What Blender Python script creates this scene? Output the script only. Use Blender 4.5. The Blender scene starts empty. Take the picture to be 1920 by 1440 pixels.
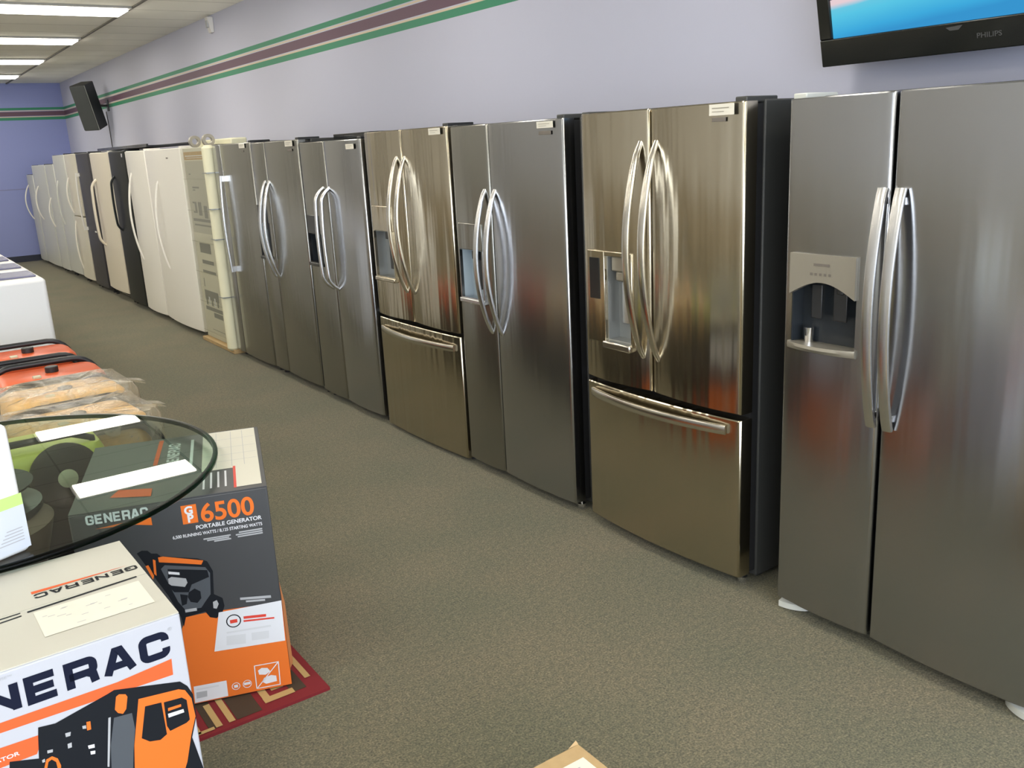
import bpy, bmesh, math, random
from mathutils import Vector, Matrix
PI = math.pi
SC = bpy.context.scene
COL = SC.collection
random.seed(7)

# ------------------------------------------------------------------ camera, light, exposure
cam_d = bpy.data.cameras.new('camera')
cam_d.sensor_width = 36.0
cam_d.lens = 1710.0 / 1920.0 * 36.0
cam_d.clip_start = 0.02
cam_d.clip_end = 100
cam = bpy.data.objects.new('camera', cam_d)
COL.objects.link(cam)
_R = Matrix(((0.8177, 0.1880, -0.5440), (-0.5732, 0.1841, -0.7985), (-0.0500, 0.9648, 0.2583)))
_q = _R.to_quaternion(); _q.normalize()
cam.matrix_world = Matrix.Translation((0, 0, 1.70)) @ _q.to_matrix().to_4x4()
SC.camera = cam
SC.view_settings.view_transform = 'Standard'
SC.view_settings.look = 'None'
SC.view_settings.exposure = 0.0
SC.view_settings.gamma = 1.0
SC.view_settings.use_curve_mapping = False
SC.cycles.use_denoising = True
SC.cycles.max_bounces = 10
SC.cycles.diffuse_bounces = 5
SC.cycles.transparent_max_bounces = 16
SC.cycles.caustics_reflective = False
SC.cycles.caustics_refractive = False
SC.cycles.sample_clamp_indirect = 6.0

wd = bpy.data.worlds.new('daylight'); SC.world = wd; wd.use_nodes = True
wd.node_tree.nodes['Background'].inputs[0].default_value = (0.75, 0.86, 1.0, 1)
wd.node_tree.nodes['Background'].inputs[1].default_value = 1.6

LAMP_STRENGTH = 13.5          # glow of every ceiling diffuser
DAY_POWER = 460               # daylight through the shop window behind the camera
al = bpy.data.lights.new('window_daylight', 'AREA')
al.shape = 'RECTANGLE'; al.size = 8.0; al.size_y = 2.3; al.energy = DAY_POWER
al.color = (0.84, 0.91, 1.0)
alo = bpy.data.objects.new('window_daylight', al); COL.objects.link(alo)
alo.location = (-1.2, -4.05, 1.55); alo.rotation_euler = (math.radians(90), 0, 0)

# ------------------------------------------------------------------ helpers
class MB:
    """collects faces, then links them as ONE mesh object"""
    def __init__(s): s.v = []; s.f = []; s.m = []
    def add(s, vs, fs, mi=0):
        b = len(s.v); s.v += [tuple(v) for v in vs]
        s.f += [tuple(b + i for i in f) for f in fs]; s.m += [mi] * len(fs); return s
    def box(s, x0, x1, y0, y1, z0, z1, mi=0, M=None):
        vs = [(x, y, z) for z in (z0, z1) for y in (y0, y1) for x in (x0, x1)]
        if M is not None: vs = [M @ Vector(v) for v in vs]
        return s.add(vs, [(0, 2, 3, 1), (4, 5, 7, 6), (0, 1, 5, 4), (2, 6, 7, 3), (0, 4, 6, 2), (1, 3, 7, 5)], mi)
    def rings(s, rings, mi=0, caps=True, loop=False):
        n = len(rings[0]); vs = [p for r in rings for p in r]; fs = []
        k = len(rings)
        for i in range(k if loop else k - 1):
            for j in range(n):
                a = i * n + j; b = i * n + (j + 1) % n; c = ((i + 1) % k) * n + (j + 1) % n; d = ((i + 1) % k) * n + j
                fs.append((a, b, c, d))
        if caps and not loop:
            fs.append(tuple(range(n - 1, -1, -1))); fs.append(tuple((k - 1) * n + j for j in range(n)))
        return s.add(vs, fs, mi)
    def tube(s, path, r, n=8, mi=0, loop=False):
        P = [Vector(p) for p in path]; k = len(P); rr = []
        up = None
        for i in range(k):
            if loop: t = (P[(i + 1) % k] - P[i - 1])
            else: t = P[min(i + 1, k - 1)] - P[max(i - 1, 0)]
            t.normalize()
            if up is None:
                up = Vector((0, 0, 1)) if abs(t.z) < .9 else Vector((1, 0, 0))
            a = t.cross(up); 
            if a.length < 1e-4: a = t.cross(Vector((0, 1, .1)))
            a.normalize(); up = a.cross(t).normalized()
            rr.append([P[i] + a * math.cos(2 * PI * j / n) * r + up * math.sin(2 * PI * j / n) * r for j in range(n)])
        return s.rings(rr, mi, loop=loop)
    def cyl(s, c, axis, r, h, n=24, mi=0, r2=None):
        c = Vector(c); ax = Vector(axis).normalized()
        a = ax.cross(Vector((0, 0, 1)) if abs(ax.z) < .9 else Vector((1, 0, 0))).normalized(); b = ax.cross(a)
        rr = []
        for d, q in ((0, r), (h, r if r2 is None else r2)):
            rr.append([c + ax * d + a * math.cos(2 * PI * j / n) * q + b * math.sin(2 * PI * j / n) * q for j in range(n)])
        return s.rings(rr, mi)
    def lathe(s, c, prof, n=40, mi=0, axis='z'):
        c = Vector(c); rr = []
        for r, z in prof:
            if axis == 'z': rr.append([c + Vector((math.cos(2*PI*j/n)*r, math.sin(2*PI*j/n)*r, z)) for j in range(n)])
            else: rr.append([c + Vector((math.cos(2*PI*j/n)*r, -z, math.sin(2*PI*j/n)*r)) for j in range(n)])
        return s.rings(rr, mi)
    def flat(s, F, pts, lift, mi=0):
        """flat polygon on the face frame F = (origin, U, V)"""
        O, U, V = F; N = U.cross(V)
        area = sum(pts[i-1][0]*pts[i][1]-pts[i][0]*pts[i-1][1] for i in range(len(pts)))
        if area < 0: pts = pts[::-1]
        return s.add([O + U * a + V * b + N * lift for a, b in pts], [tuple(range(len(pts)))], mi)
    def rect(s, F, a0, a1, b0, b1, lift, mi=0):
        return s.flat(F, [(a0, b0), (a1, b0), (a1, b1), (a0, b1)], lift, mi)
    def build(s, name, mats, parent=None, smooth=0, bevel=0, seg=2):
        me = bpy.data.meshes.new(name); me.from_pydata(s.v, [], s.f); me.update()
        bm = bmesh.new(); bm.from_mesh(me)
        if not getattr(s, 'keep', False): bmesh.ops.recalc_face_normals(bm, faces=bm.faces)
        bm.to_mesh(me); bm.free()
        if not isinstance(mats, (list, tuple)): mats = [mats]
        for m in mats: me.materials.append(MAT[m] if isinstance(m, str) else m)
        if len(mats) > 1:
            for p, mi in zip(me.polygons, s.m): p.material_index = mi
        if smooth:
            me.polygons.foreach_set('use_smooth', [True] * len(me.polygons)); me.set_sharp_from_angle(angle=math.radians(smooth))
        o = bpy.data.objects.new(name, me); COL.objects.link(o)
        if parent is not None: o.parent = parent
        if bevel:
            b = o.modifiers.new('bevel', 'BEVEL'); b.width = bevel; b.segments = seg; b.limit_method = 'ANGLE'; b.angle_limit = math.radians(40)
            b.harden_normals = False
            if not smooth:
                me.polygons.foreach_set('use_smooth', [True] * len(me.polygons)); me.set_sharp_from_angle(angle=math.radians(35))
        return o

def thing(name, label, cat, loc=(0, 0, 0), rz=0.0, group=None):
    o = bpy.data.objects.new(name, None); COL.objects.link(o); o.location = loc; o.rotation_euler = (0, 0, rz)
    o.empty_display_size = .1
    o['label'] = label; o['category'] = cat
    if group: o['group'] = group
    return o
def tag(o, label, cat, group=None):
    o['label'] = label; o['category'] = cat
    if group: o['group'] = group
    return o
def struct(o): o['kind'] = 'structure'; return o
def part_label(o, t): o['label'] = t; return o

MAT = {}
def mat(name, col, rough=.5, metal=0.0, **kw):
    m = bpy.data.materials.new(name); m.use_nodes = True
    b = m.node_tree.nodes['Principled BSDF']
    b.inputs['Base Color'].default_value = (*col, 1); b.inputs['Roughness'].default_value = rough; b.inputs['Metallic'].default_value = metal
    for k, v in kw.items(): b.inputs[k].default_value = v
    MAT[name] = m; return m
def nodes(m): return m.node_tree.nodes, m.node_tree.links, m.node_tree.nodes['Principled BSDF']
def noise_bump(m, scale, strength, dist=.002, stretch=(1, 1, 1), detail=4, color=None, amount=.5):
    N, L, B = nodes(m)
    tc = N.new('ShaderNodeTexCoord'); mp = N.new('ShaderNodeMapping'); mp.inputs['Scale'].default_value = stretch
    nz = N.new('ShaderNodeTexNoise'); nz.inputs['Scale'].default_value = scale; nz.inputs['Detail'].default_value = detail
    L.new(tc.outputs['Object'], mp.inputs[0]); L.new(mp.outputs[0], nz.inputs['Vector'])
    if strength:
        bp = N.new('ShaderNodeBump'); bp.inputs['Strength'].default_value = strength; bp.inputs['Distance'].default_value = dist
        L.new(nz.outputs[0], bp.inputs['Height']); L.new(bp.outputs[0], B.inputs['Normal'])
    if color:
        base = B.inputs['Base Color'].default_value[:]
        r = N.new('ShaderNodeValToRGB'); r.color_ramp.elements[0].position = .5 - amount / 2; r.color_ramp.elements[1].position = .5 + amount / 2
        r.color_ramp.elements[0].color = (*color, 1); r.color_ramp.elements[1].color = base
        L.new(nz.outputs[0], r.inputs[0]); L.new(r.outputs[0], B.inputs['Base Color'])
    return nz

def steel(name, col, rough, aniso=.75, wave=.25, rot=0.0):
    """brushed stainless sheet: grain across the door, slight waviness of the sheet"""
    m = mat(name, col, rough, 1.0); N, L, B = nodes(m)
    B.inputs['Anisotropic'].default_value = aniso
    tg = N.new('ShaderNodeTangent'); tg.direction_type = 'RADIAL'; tg.axis = 'Z'
    L.new(tg.outputs[0], B.inputs['Tangent']) ; B.inputs['Anisotropic Rotation'].default_value = rot
    tc = N.new('ShaderNodeTexCoord')
    mp = N.new('ShaderNodeMapping'); mp.inputs['Scale'].default_value = (1, 5, .35); L.new(tc.outputs['Object'], mp.inputs[0])
    n1 = N.new('ShaderNodeTexNoise'); n1.inputs['Scale'].default_value = 2.2; n1.inputs['Detail'].default_value = 2; L.new(mp.outputs[0], n1.inputs['Vector'])
    bp = N.new('ShaderNodeBump'); bp.inputs['Strength'].default_value = wave; bp.inputs['Distance'].default_value = .010
    L.new(n1.outputs[0], bp.inputs['Height']); L.new(bp.outputs[0], B.inputs['Normal'])
    m2 = N.new('ShaderNodeMapping'); m2.inputs['Scale'].default_value = (1, 3, 260); L.new(tc.outputs['Object'], m2.inputs[0])
    n2 = N.new('ShaderNodeTexNoise'); n2.inputs['Scale'].default_value = 3; L.new(m2.outputs[0], n2.inputs['Vector'])
    mr = N.new('ShaderNodeMapRange'); mr.inputs[3].default_value = rough - .012; mr.inputs[4].default_value = rough + .018
    L.new(n2.outputs[0], mr.inputs[0]); L.new(mr.outputs[0], B.inputs['Roughness'])
    return m

# materials
steel('steel_cool', (.42, .425, .437), .21, .35, .22, .25)
steel('steel_dark', (.33, .325, .30), .26, .35, .3, .25)
steel('steel_warm', (.52, .465, .36), .19, .6, 1.0)
mat('handle_steel', (.66, .66, .67), .27, 1.0)
mat('handle_warm', (.66, .63, .57), .22, 1.0)
mat('chrome', (.8, .8, .82), .12, 1.0)
m = mat('cabinet_grey', (.045, .046, .044), .5); noise_bump(m, 260, .25, .001)
mat('gasket', (.012, .012, .013), .6)
mat('black_gloss', (.012, .013, .015), .18)
mat('black_plastic', (.02, .021, .023), .42)
mat('cavity_blue', (.42, .50, .56), .35)
mat('cavity_dark', (.026, .031, .037), .22)
mat('cavity_silver', (.33, .34, .33), .3, .5)
mat('panel_beige', (.40, .37, .31), .38, .6)
mat('panel_text', (.16, .14, .12), .5)
m = mat('enamel_white', (.86, .83, .76), .32); noise_bump(m, 180, .12, .0008)
m = mat('enamel_cream', (.78, .71, .58), .34); noise_bump(m, 180, .12, .0008)
m = mat('enamel_grey', (.62, .63, .585), .34); noise_bump(m, 180, .12, .0008)
m = mat('enamel_beige', (.72, .68, .56), .34); noise_bump(m, 180, .12, .0008)
m = mat('enamel_black', (.010, .012, .012), .42, **{'Specular IOR Level': .22}); noise_bump(m, 180, .15, .0008)
m = mat('enamel_charcoal', (.046, .044, .050), .4, **{'Specular IOR Level': .25})
mat('washer_white', (.93, .94, .96), .45)
mat('card_white', (.88, .89, .90), .5)
mat('washer_lid', (.17, .17, .27), .25)
mat('paper', (.74, .71, .62), .6)
mat('paper_text', (.25, .25, .24), .7)
mat('ceiling_metal', (.40, .39, .36), .5)
mat('runner_dark', (.16, .15, .13), .6)
m = mat('carton_white', (.48, .49, .54), .55); noise_bump(m, 9, .2, .004)
m = mat('carton_top', (.53, .515, .45), .60); noise_bump(m, 6, .25, .006)
m = mat('carton_kraft', (.52, .36, .18), .75); noise_bump(m, 30, .2, .002, color=(.44, .30, .14))
m = mat('carton_dark', (.048, .050, .054), .42); noise_bump(m, 8, .2, .004)
m = mat('carton_orange_side', (.62, .24, .09), .6)
m = mat('carton_cream', (.66, .64, .55), .6)
m = mat('carton_grey', (.47, .46, .40), .5)
mat('ink', (.008, .010, .014), .6, **{'Specular IOR Level': .18})
mat('navy_ink', (.006, .009, .026), .6, **{'Specular IOR Level': .15})
mat('orange_print', (.74, .165, .025), .6, **{'Specular IOR Level': .2})
mat('swoosh_print', (.70, .12, .035), .6, **{'Specular IOR Level': .2})
mat('red_print', (.66, .05, .03), .5)
mat('white_print', (.70, .71, .75), .5)
mat('light_print', (.62, .63, .66), .55)
mat('grey_print', (.40, .41, .43), .5)
mat('steel_print', (.075, .085, .10), .4)
mat('lime_plastic', (.62, .64, .14), .4)
mat('orange_paint', (.80, .13, .035), .35)
m = mat('tan_paint', (.86, .56, .22), .45)
mat('black_tube', (.018, .020, .024), .33)
mat('engine_metal', (.16, .16, .16), .45, .6)
mat('rubber', (.02, .02, .02), .7)
mat('hub_cream', (.62, .62, .45), .5)
m = mat('pedestal_brown', (.085, .058, .042), .35); noise_bump(m, 6, .1, .01, color=(.24, .16, .12))
mat('foam_cream', (.80, .77, .56), .6)
m = mat('speaker_black', (.020, .022, .024), .5)
m = mat('speaker_grille', (.045, .050, .052), .45); noise_bump(m, 300, .8, .003)
mat('sensor_white', (.62, .60, .58), .45)
mat('tv_black', (.010, .011, .010), .22)
mat('tv_mark', (.07, .07, .07), .4)

def emit(name, col, st):
    m = bpy.data.materials.new(name); m.use_nodes = True; N = m.node_tree.nodes; L = m.node_tree.links
    N.clear(); e = N.new('ShaderNodeEmission'); o = N.new('ShaderNodeOutputMaterial'); e.inputs[0].default_value = (*col, 1); e.inputs[1].default_value = st
    L.new(e.outputs[0], o.inputs[0]); MAT[name] = m; return m
emit('lamp_diffuser', (1.0, .945, .83), LAMP_STRENGTH)

# television picture: soft colour fields, drawn by the panel itself
def tv_picture():
    m = bpy.data.materials.new('tv_picture'); m.use_nodes = True; N = m.node_tree.nodes; L = m.node_tree.links; N.clear()
    tc = N.new('ShaderNodeTexCoord'); sp = N.new('ShaderNodeSeparateXYZ'); L.new(tc.outputs['UV'], sp.inputs[0])
    nz = N.new('ShaderNodeTexNoise'); nz.inputs['Scale'].default_value = 2.5; L.new(tc.outputs['UV'], nz.inputs['Vector'])
    a = N.new('ShaderNodeMath'); a.operation = 'MULTIPLY_ADD'; a.inputs[1].default_value = .06; L.new(nz.outputs[0], a.inputs[0]); L.new(sp.outputs[1], a.inputs[2])
    a2 = N.new('ShaderNodeMath'); a2.operation = 'MULTIPLY_ADD'; a2.inputs[1].default_value = -.16; L.new(sp.outputs[0], a2.inputs[0]); L.new(a.outputs[0], a2.inputs[2])
    r = N.new('ShaderNodeValToRGB'); el = r.color_ramp.elements
    el[0].position = 0; el[0].color = (.04, .30, .62, 1); el[1].position = 1; el[1].color = (.55, .62, .75, 1)
    for p, c in ((.05, (.05, .40, .72)), (.17, (.10, .56, .78)), (.22, (.14, .58, .76)), (.26, (.80, .62, .66)), (.40, (.82, .66, .66)), (.6, (.72, .60, .62))):
        e = el.new(p); e.color = (*c, 1)
    L.new(a2.outputs[0], r.inputs[0])
    e = N.new('ShaderNodeEmission'); e.inputs[1].default_value = 1.0; o = N.new('ShaderNodeOutputMaterial')
    L.new(r.outputs[0], e.inputs[0]); L.new(e.outputs[0], o.inputs[0]); MAT['tv_picture'] = m
tv_picture()
emit('tv_pink', (.80, .62, .64), 1); emit('tv_orange', (.62, .20, .10), 1); emit('tv_dark', (.05, .06, .10), 1)
emit('tv_skin', (.60, .40, .36), 1); emit('tv_magenta', (.42, .10, .20), 1); emit('tv_blue', (.16, .20, .42), 1); emit('tv_white', (.8, .8, .9), 1)

# thin clear materials: mirror part by Fresnel, the rest passes straight on
def thin(name, tint, rough=0.0, ior=1.5, milk=0.0, bump=0.0):
    m = bpy.data.materials.new(name); m.use_nodes = True; N = m.node_tree.nodes; L = m.node_tree.links; N.clear()
    fr = N.new('ShaderNodeFresnel'); fr.inputs[0].default_value = ior
    tr = N.new('ShaderNodeBsdfTransparent'); tr.inputs[0].default_value = (*tint, 1)
    gl = N.new('ShaderNodeBsdfGlossy'); gl.inputs['Roughness'].default_value = rough
    mx = N.new('ShaderNodeMixShader'); o = N.new('ShaderNodeOutputMaterial')
    body = tr.outputs[0]
    if milk:
        df = N.new('ShaderNodeBsdfDiffuse'); df.inputs[0].default_value = (.74, .67, .55, 1)
        m0 = N.new('ShaderNodeMixShader'); m0.inputs[0].default_value = milk
        L.new(tr.outputs[0], m0.inputs[1]); L.new(df.outputs[0], m0.inputs[2]); body = m0.outputs[0]
        nn = N.new('ShaderNodeTexNoise'); nn.inputs['Scale'].default_value = 7; nn.inputs['Detail'].default_value = 5; nn.inputs['Distortion'].default_value = 1.5
        tc = N.new('ShaderNodeTexCoord'); L.new(tc.outputs['Object'], nn.inputs['Vector'])
        mr = N.new('ShaderNodeMapRange'); mr.inputs[1].default_value = .35; mr.inputs[2].default_value = .7; mr.inputs[3].default_value = milk * .3; mr.inputs[4].default_value = min(1, milk * 2.0)
        L.new(nn.outputs[0], mr.inputs[0]); L.new(mr.outputs[0], m0.inputs[0])
        bp = N.new('ShaderNodeBump'); bp.inputs['Strength'].default_value = bump; bp.inputs['Distance'].default_value = .03
        L.new(nn.outputs[0], bp.inputs['Height']); L.new(bp.outputs[0], gl.inputs['Normal']); L.new(bp.outputs[0], fr.inputs['Normal'])
    ge = N.new('ShaderNodeNewGeometry'); sb = N.new('ShaderNodeMath'); sb.operation = 'SUBTRACT'; sb.inputs[0].default_value = 1; L.new(ge.outputs['Backfacing'], sb.inputs[1])
    ml = N.new('ShaderNodeMath'); ml.operation = 'MULTIPLY'; L.new(fr.outputs[0], ml.inputs[0]); L.new(sb.outputs[0], ml.inputs[1])
    L.new(ml.outputs[0], mx.inputs[0]); L.new(body, mx.inputs[1]); L.new(gl.outputs[0], mx.inputs[2]); L.new(mx.outputs[0], o.inputs[0])
    MAT[name] = m; return m
thin('table_glass', (.86, .93, .885), 0.0, 1.5)
thin('glass_rim', (.09, .24, .17), .3, 1.2)
thin('plastic_film', (.98, .95, .88), .2, 1.25, .26, .5)
thin('clear_film', (.97, .97, .94), .10, 1.35)

# room surfaces
def wall_mat(name, base):
    m = mat(name, base, .55); base = (*base, 1); N, L, B = nodes(m)
    tc = N.new('ShaderNodeTexCoord'); sp = N.new('ShaderNodeSeparateXYZ'); L.new(tc.outputs['Object'], sp.inputs[0])
    mr = N.new('ShaderNodeMapRange'); mr.inputs[1].default_value = 2.40; mr.inputs[2].default_value = 2.75; L.new(sp.outputs[2], mr.inputs[0])
    r = N.new('ShaderNodeValToRGB'); r.color_ramp.interpolation = 'CONSTANT'; el = r.color_ramp.elements
    green = (.03, .24, .13, 1); cream = (.66, .55, .40, 1); plum = (.13, .065, .10, 1)
    def p(z): return (z - 2.40) / .35
    el[0].position = 0; el[0].color = base; el[1].position = p(2.467); el[1].color = green
    for z, c in ((2.517, cream), (2.530, base), (2.537, plum), (2.612, base), (2.620, cream), (2.632, base), (2.638, green), (2.680, base)):
        e = el.new(p(z)); e.color = c
    L.new(mr.outputs[0], r.inputs[0]); L.new(r.outputs[0], B.inputs['Base Color'])
    nz = N.new('ShaderNodeTexNoise'); nz.inputs['Scale'].default_value = 120; L.new(tc.outputs['Object'], nz.inputs['Vector'])
    bp = N.new('ShaderNodeBump'); bp.inputs['Strength'].default_value = .12; bp.inputs['Distance'].default_value = .002
    L.new(nz.outputs[0], bp.inputs['Height']); L.new(bp.outputs[0], B.inputs['Normal'])
wall_mat('lavender_wall', (.52, .53, .65)); wall_mat('periwinkle_wall', (.27, .31, .60))
def carpet_mat():
    m = mat('carpet', (.17, .155, .11), .95); N, L, B = nodes(m)
    tc = N.new('ShaderNodeTexCoord')
    n1 = N.new('ShaderNodeTexNoise'); n1.inputs['Scale'].default_value = 150; n1.inputs['Detail'].default_value = 5; n1.inputs['Roughness'].default_value = .75
    n2 = N.new('ShaderNodeTexNoise'); n2.inputs['Scale'].default_value = 2.0; n2.inputs['Detail'].default_value = 4
    n3 = N.new('ShaderNodeTexNoise'); n3.inputs['Scale'].default_value = 48; n3.inputs['Detail'].default_value = 3
    for n in (n1, n2, n3): L.new(tc.outputs['Object'], n.inputs['Vector'])
    r = N.new('ShaderNodeValToRGB'); el = r.color_ramp.elements
    el[0].position = .33; el[0].color = (.056, .050, .033, 1); el[1].position = .68; el[1].color = (.355, .315, .215, 1)
    e = el.new(.5); e.color = (.168, .154, .098, 1)
    L.new(n1.outputs[0], r.inputs[0])
    r2 = N.new('ShaderNodeValToRGB'); r2.color_ramp.elements[0].position = .35; r2.color_ramp.elements[0].color = (.78, .82, .77, 1); r2.color_ramp.elements[1].position = .65; r2.color_ramp.elements[1].color = (.97, .925, .88, 1)
    L.new(n2.outputs[0], r2.inputs[0])
    mx = N.new('ShaderNodeMix'); mx.data_type = 'RGBA'; mx.blend_type = 'MULTIPLY'; mx.inputs[0].default_value = 1
    L.new(r.outputs[0], mx.inputs[6]); L.new(r2.outputs[0], mx.inputs[7])
    r3 = N.new('ShaderNodeValToRGB'); r3.color_ramp.elements[0].position = .35; r3.color_ramp.elements[0].color = (.80, .82, .80, 1); r3.color_ramp.elements[1].position = .65; r3.color_ramp.elements[1].color = (1.12, 1.1, 1.05, 1)
    L.new(n3.outputs[0], r3.inputs[0])
    my = N.new('ShaderNodeMix'); my.data_type = 'RGBA'; my.blend_type = 'MULTIPLY'; my.inputs[0].default_value = 1
    L.new(mx.outputs[2], my.inputs[6]); L.new(r3.outputs[0], my.inputs[7]); L.new(my.outputs[2], B.inputs['Base Color'])
    bp = N.new('ShaderNodeBump'); bp.inputs['Strength'].default_value = .6; bp.inputs['Distance'].default_value = .006
    L.new(n1.outputs[0], bp.inputs['Height']); L.new(bp.outputs[0], B.inputs['Normal'])
    B.inputs['Sheen Weight'].default_value = .15
mat('unseen_wall_neutral', (.62, .60, .56), .6)  # invented tone for unseen wall, keeps blue out of the steel reflections
carpet_mat()
def ceiling_mat():
    m = mat('ceiling_tiles', (.80, .775, .69), .85); N, L, B = nodes(m)
    tc = N.new('ShaderNodeTexCoord'); mp = N.new('ShaderNodeMapping'); mp.inputs['Location'].default_value = (-2.43, 0, 0); L.new(tc.outputs['Object'], mp.inputs[0])
    br = N.new('ShaderNodeTexBrick'); br.offset = 0; br.inputs['Scale'].default_value = 1; br.inputs['Brick Width'].default_value = 1.22; br.inputs['Row Height'].default_value = .61
    br.inputs['Mortar Size'].default_value = .010; br.inputs['Mortar Smooth'].default_value = 0
    br.inputs['Color1'].default_value = (.90, .88, .79, 1); br.inputs['Color2'].default_value = (.88, .86, .77, 1); br.inputs['Mortar'].default_value = (.60, .58, .51, 1)
    L.new(mp.outputs[0], br.inputs['Vector'])
    nz = N.new('ShaderNodeTexNoise'); nz.inputs['Scale'].default_value = 90; L.new(tc.outputs['Object'], nz.inputs['Vector'])
    bp = N.new('ShaderNodeBump'); bp.inputs['Strength'].default_value = .2; bp.inputs['Distance'].default_value = .003
    L.new(nz.outputs[0], bp.inputs['Height']); L.new(bp.outputs[0], B.inputs['Normal']); L.new(br.outputs[0], B.inputs['Base Color'])
ceiling_mat()
mat('baseboard_dark', (.020, .024, .045), .5)
mat('wood_seam', (.22, .22, .36), .6)

# ------------------------------------------------------------------ lettering
def strip(mb, F, pts, t, lift, mi=0, closed=False):
    P = [Vector(p) for p in pts]; n = len(P); L_, R_ = [], []
    for i in range(n):
        a = (P[i] - P[i-1]).normalized() if i > 0 else (P[1] - P[0]).normalized()
        b = (P[i+1] - P[i]).normalized() if i < n - 1 else a
        na = Vector((-a.y, a.x)); nb = Vector((-b.y, b.x)); mt = (na + nb)
        mt = mt.normalized() if mt.length > 1e-6 else na
        k = min(1 / max(mt.dot(na), .3), 2.0)
        L_.append(P[i] + mt * t / 2 * k); R_.append(P[i] - mt * t / 2 * k)
    for i in range(n - 1):
        mb.flat(F, [tuple(R_[i]), tuple(R_[i+1]), tuple(L_[i+1]), tuple(L_[i])], lift, mi)
    return n
def arc(cx, cy, rx, ry, d0, d1, n=5):
    return [(cx + rx * math.cos(math.radians(d0 + (d1 - d0) * i / n)), cy + ry * math.sin(math.radians(d0 + (d1 - d0) * i / n))) for i in range(n + 1)]
_C = [(1, .68)] + arc(.76, .78, .24, .22, 0, 90) + arc(.24, .78, .24, .22, 90, 180) + arc(.24, .22, .24, .22, 180, 270) + arc(.76, .22, .24, .22, 270, 360)
GLYPH = {
 'C': [_C + [(1, .32)]],
 'G': [_C + [(1, .46), (.50, .46)]],
 'E': [[(1, 1), (0, 1), (0, 0), (1, 0)], [(.01, .5), (.93, .5)]],
 'N': [[(0, -.12), (0, 1.12)], [(0, 1), (1, 0)], [(1, -.12), (1, 1.12)]],
 'R': [[(0, -.12), (0, 1)] + arc(.80, .80, .20, .20, 90, 0) + arc(.80, .63, .20, .20, 0, -90) + [(0, .43)], [(.74, .42), (.95, .28), (1, -.12)]],
 'A': [[(-.04, -.12), (.40, 1), (.60, 1), (1.04, -.12)], [(.18, .24), (.82, .24)]],
}
def word(mb, F, txt, a0, b0, w, h, t, pitch, lift, mi=0):
    for i, c in enumerate(txt):
        for pl in GLYPH[c]:
            k_ = GLYPH[c].index(pl); strip(mb, F, [(a0 + i * pitch + t / 2 + p[0] * (w - t), b0 + t / 2 + p[1] * (h - t)) for p in pl], t, lift + .0002 * k_, mi)
def text(name, txt, F, a, b, h, material, parent, lift=.0008, xs=1.0, bold=0.0, align='LEFT'):
    cu = bpy.data.curves.new('lettering', 'FONT'); cu.body = txt; cu.size = h / .70; cu.align_x = align; cu.offset = bold * h
    ob = bpy.data.objects.new('lettering', cu); COL.objects.link(ob)
    me = bpy.data.meshes.new_from_object(ob.evaluated_get(bpy.context.evaluated_depsgraph_get()))
    bpy.data.objects.remove(ob); bpy.data.curves.remove(cu)
    O, U, V = F; N = U.cross(V)
    for v in me.vertices:
        x, y, z = v.co; v.co = O + U * (a + x * xs) + V * (b + y) + N * lift
    me.materials.clear(); me.materials.append(MAT[material])
    me.name = name; o = bpy.data.objects.new(name, me); COL.objects.link(o); o.parent = parent
    return o
X3, Y3, Z3 = Vector((1, 0, 0)), Vector((0, 1, 0)), Vector((0, 0, 1))

# ------------------------------------------------------------------ room shell
WX, BY, CH = 3.28, 18.75, 3.093
LX, FY = -5.6, -4.0
struct(MB().box(LX, WX, FY, BY, -.12, 0).build('floor', 'carpet'))
struct(MB().box(LX, WX, FY, BY, CH, CH + .12).build('ceiling', 'ceiling_tiles'))
struct(MB().box(WX, WX + .12, FY, BY, 0, CH).build('wall_right', 'lavender_wall'))
struct(MB().box(.9, WX, BY, BY + .12, 0, CH, 0).box(LX, .9, BY, BY + .12, 0, CH, 1).build('wall_back', ['periwinkle_wall', 'unseen_wall_neutral']))  # second box: unseen stretch, neutral only for what the doors reflect
lw = mat('left_wall_paint', (.66, .68, .74), .6); N_, L_, B_ = nodes(lw)
tc_ = N_.new('ShaderNodeTexCoord'); sp_ = N_.new('ShaderNodeSeparateXYZ'); L_.new(tc_.outputs['Object'], sp_.inputs[0])
gt_ = N_.new('ShaderNodeMath'); gt_.operation = 'GREATER_THAN'; gt_.inputs[1].default_value = .80; L_.new(sp_.outputs[2], gt_.inputs[0])
mx_ = N_.new('ShaderNodeMix'); mx_.data_type = 'RGBA'; mx_.inputs[6].default_value = (.50, .43, .32, 1); mx_.inputs[7].default_value = (.86, .87, .90, 1)
L_.new(gt_.outputs[0], mx_.inputs[0]); L_.new(mx_.outputs[2], B_.inputs['Base Color'])
struct(MB().box(LX - .12, LX, FY, BY, 0, CH).build('wall_left', 'left_wall_paint'))
w = MB(); w.box(LX, WX, FY - .12, FY, 0, .35); w.box(LX, WX, FY - .12, FY, 2.75, CH); w.box(LX, LX + .4, FY - .12, FY, .35, 2.75); w.box(WX - .4, WX, FY - .12, FY, .35, 2.75)
struct(w.build('wall_front', 'lavender_wall'))
w = MB()
for x in (-5.2, -3.2, -1.16, .88, 2.83): w.box(x, x + .05, FY - .09, FY - .03, .35, 2.75)
w.box(-5.15, 2.83, FY - .09, FY - .03, .35, .40); w.box(-5.15, 2.83, FY - .09, FY - .03, 2.70, 2.75)
struct(w.build('window_1', 'ceiling_metal'))
struct(MB().box(LX, WX, BY - .015, BY, 0, .11).build('baseboard_back', 'baseboard_dark'))
struct(MB().box(WX - .015, WX, FY, BY - .015, 0, .11).build('baseboard_right', 'baseboard_dark'))
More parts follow.
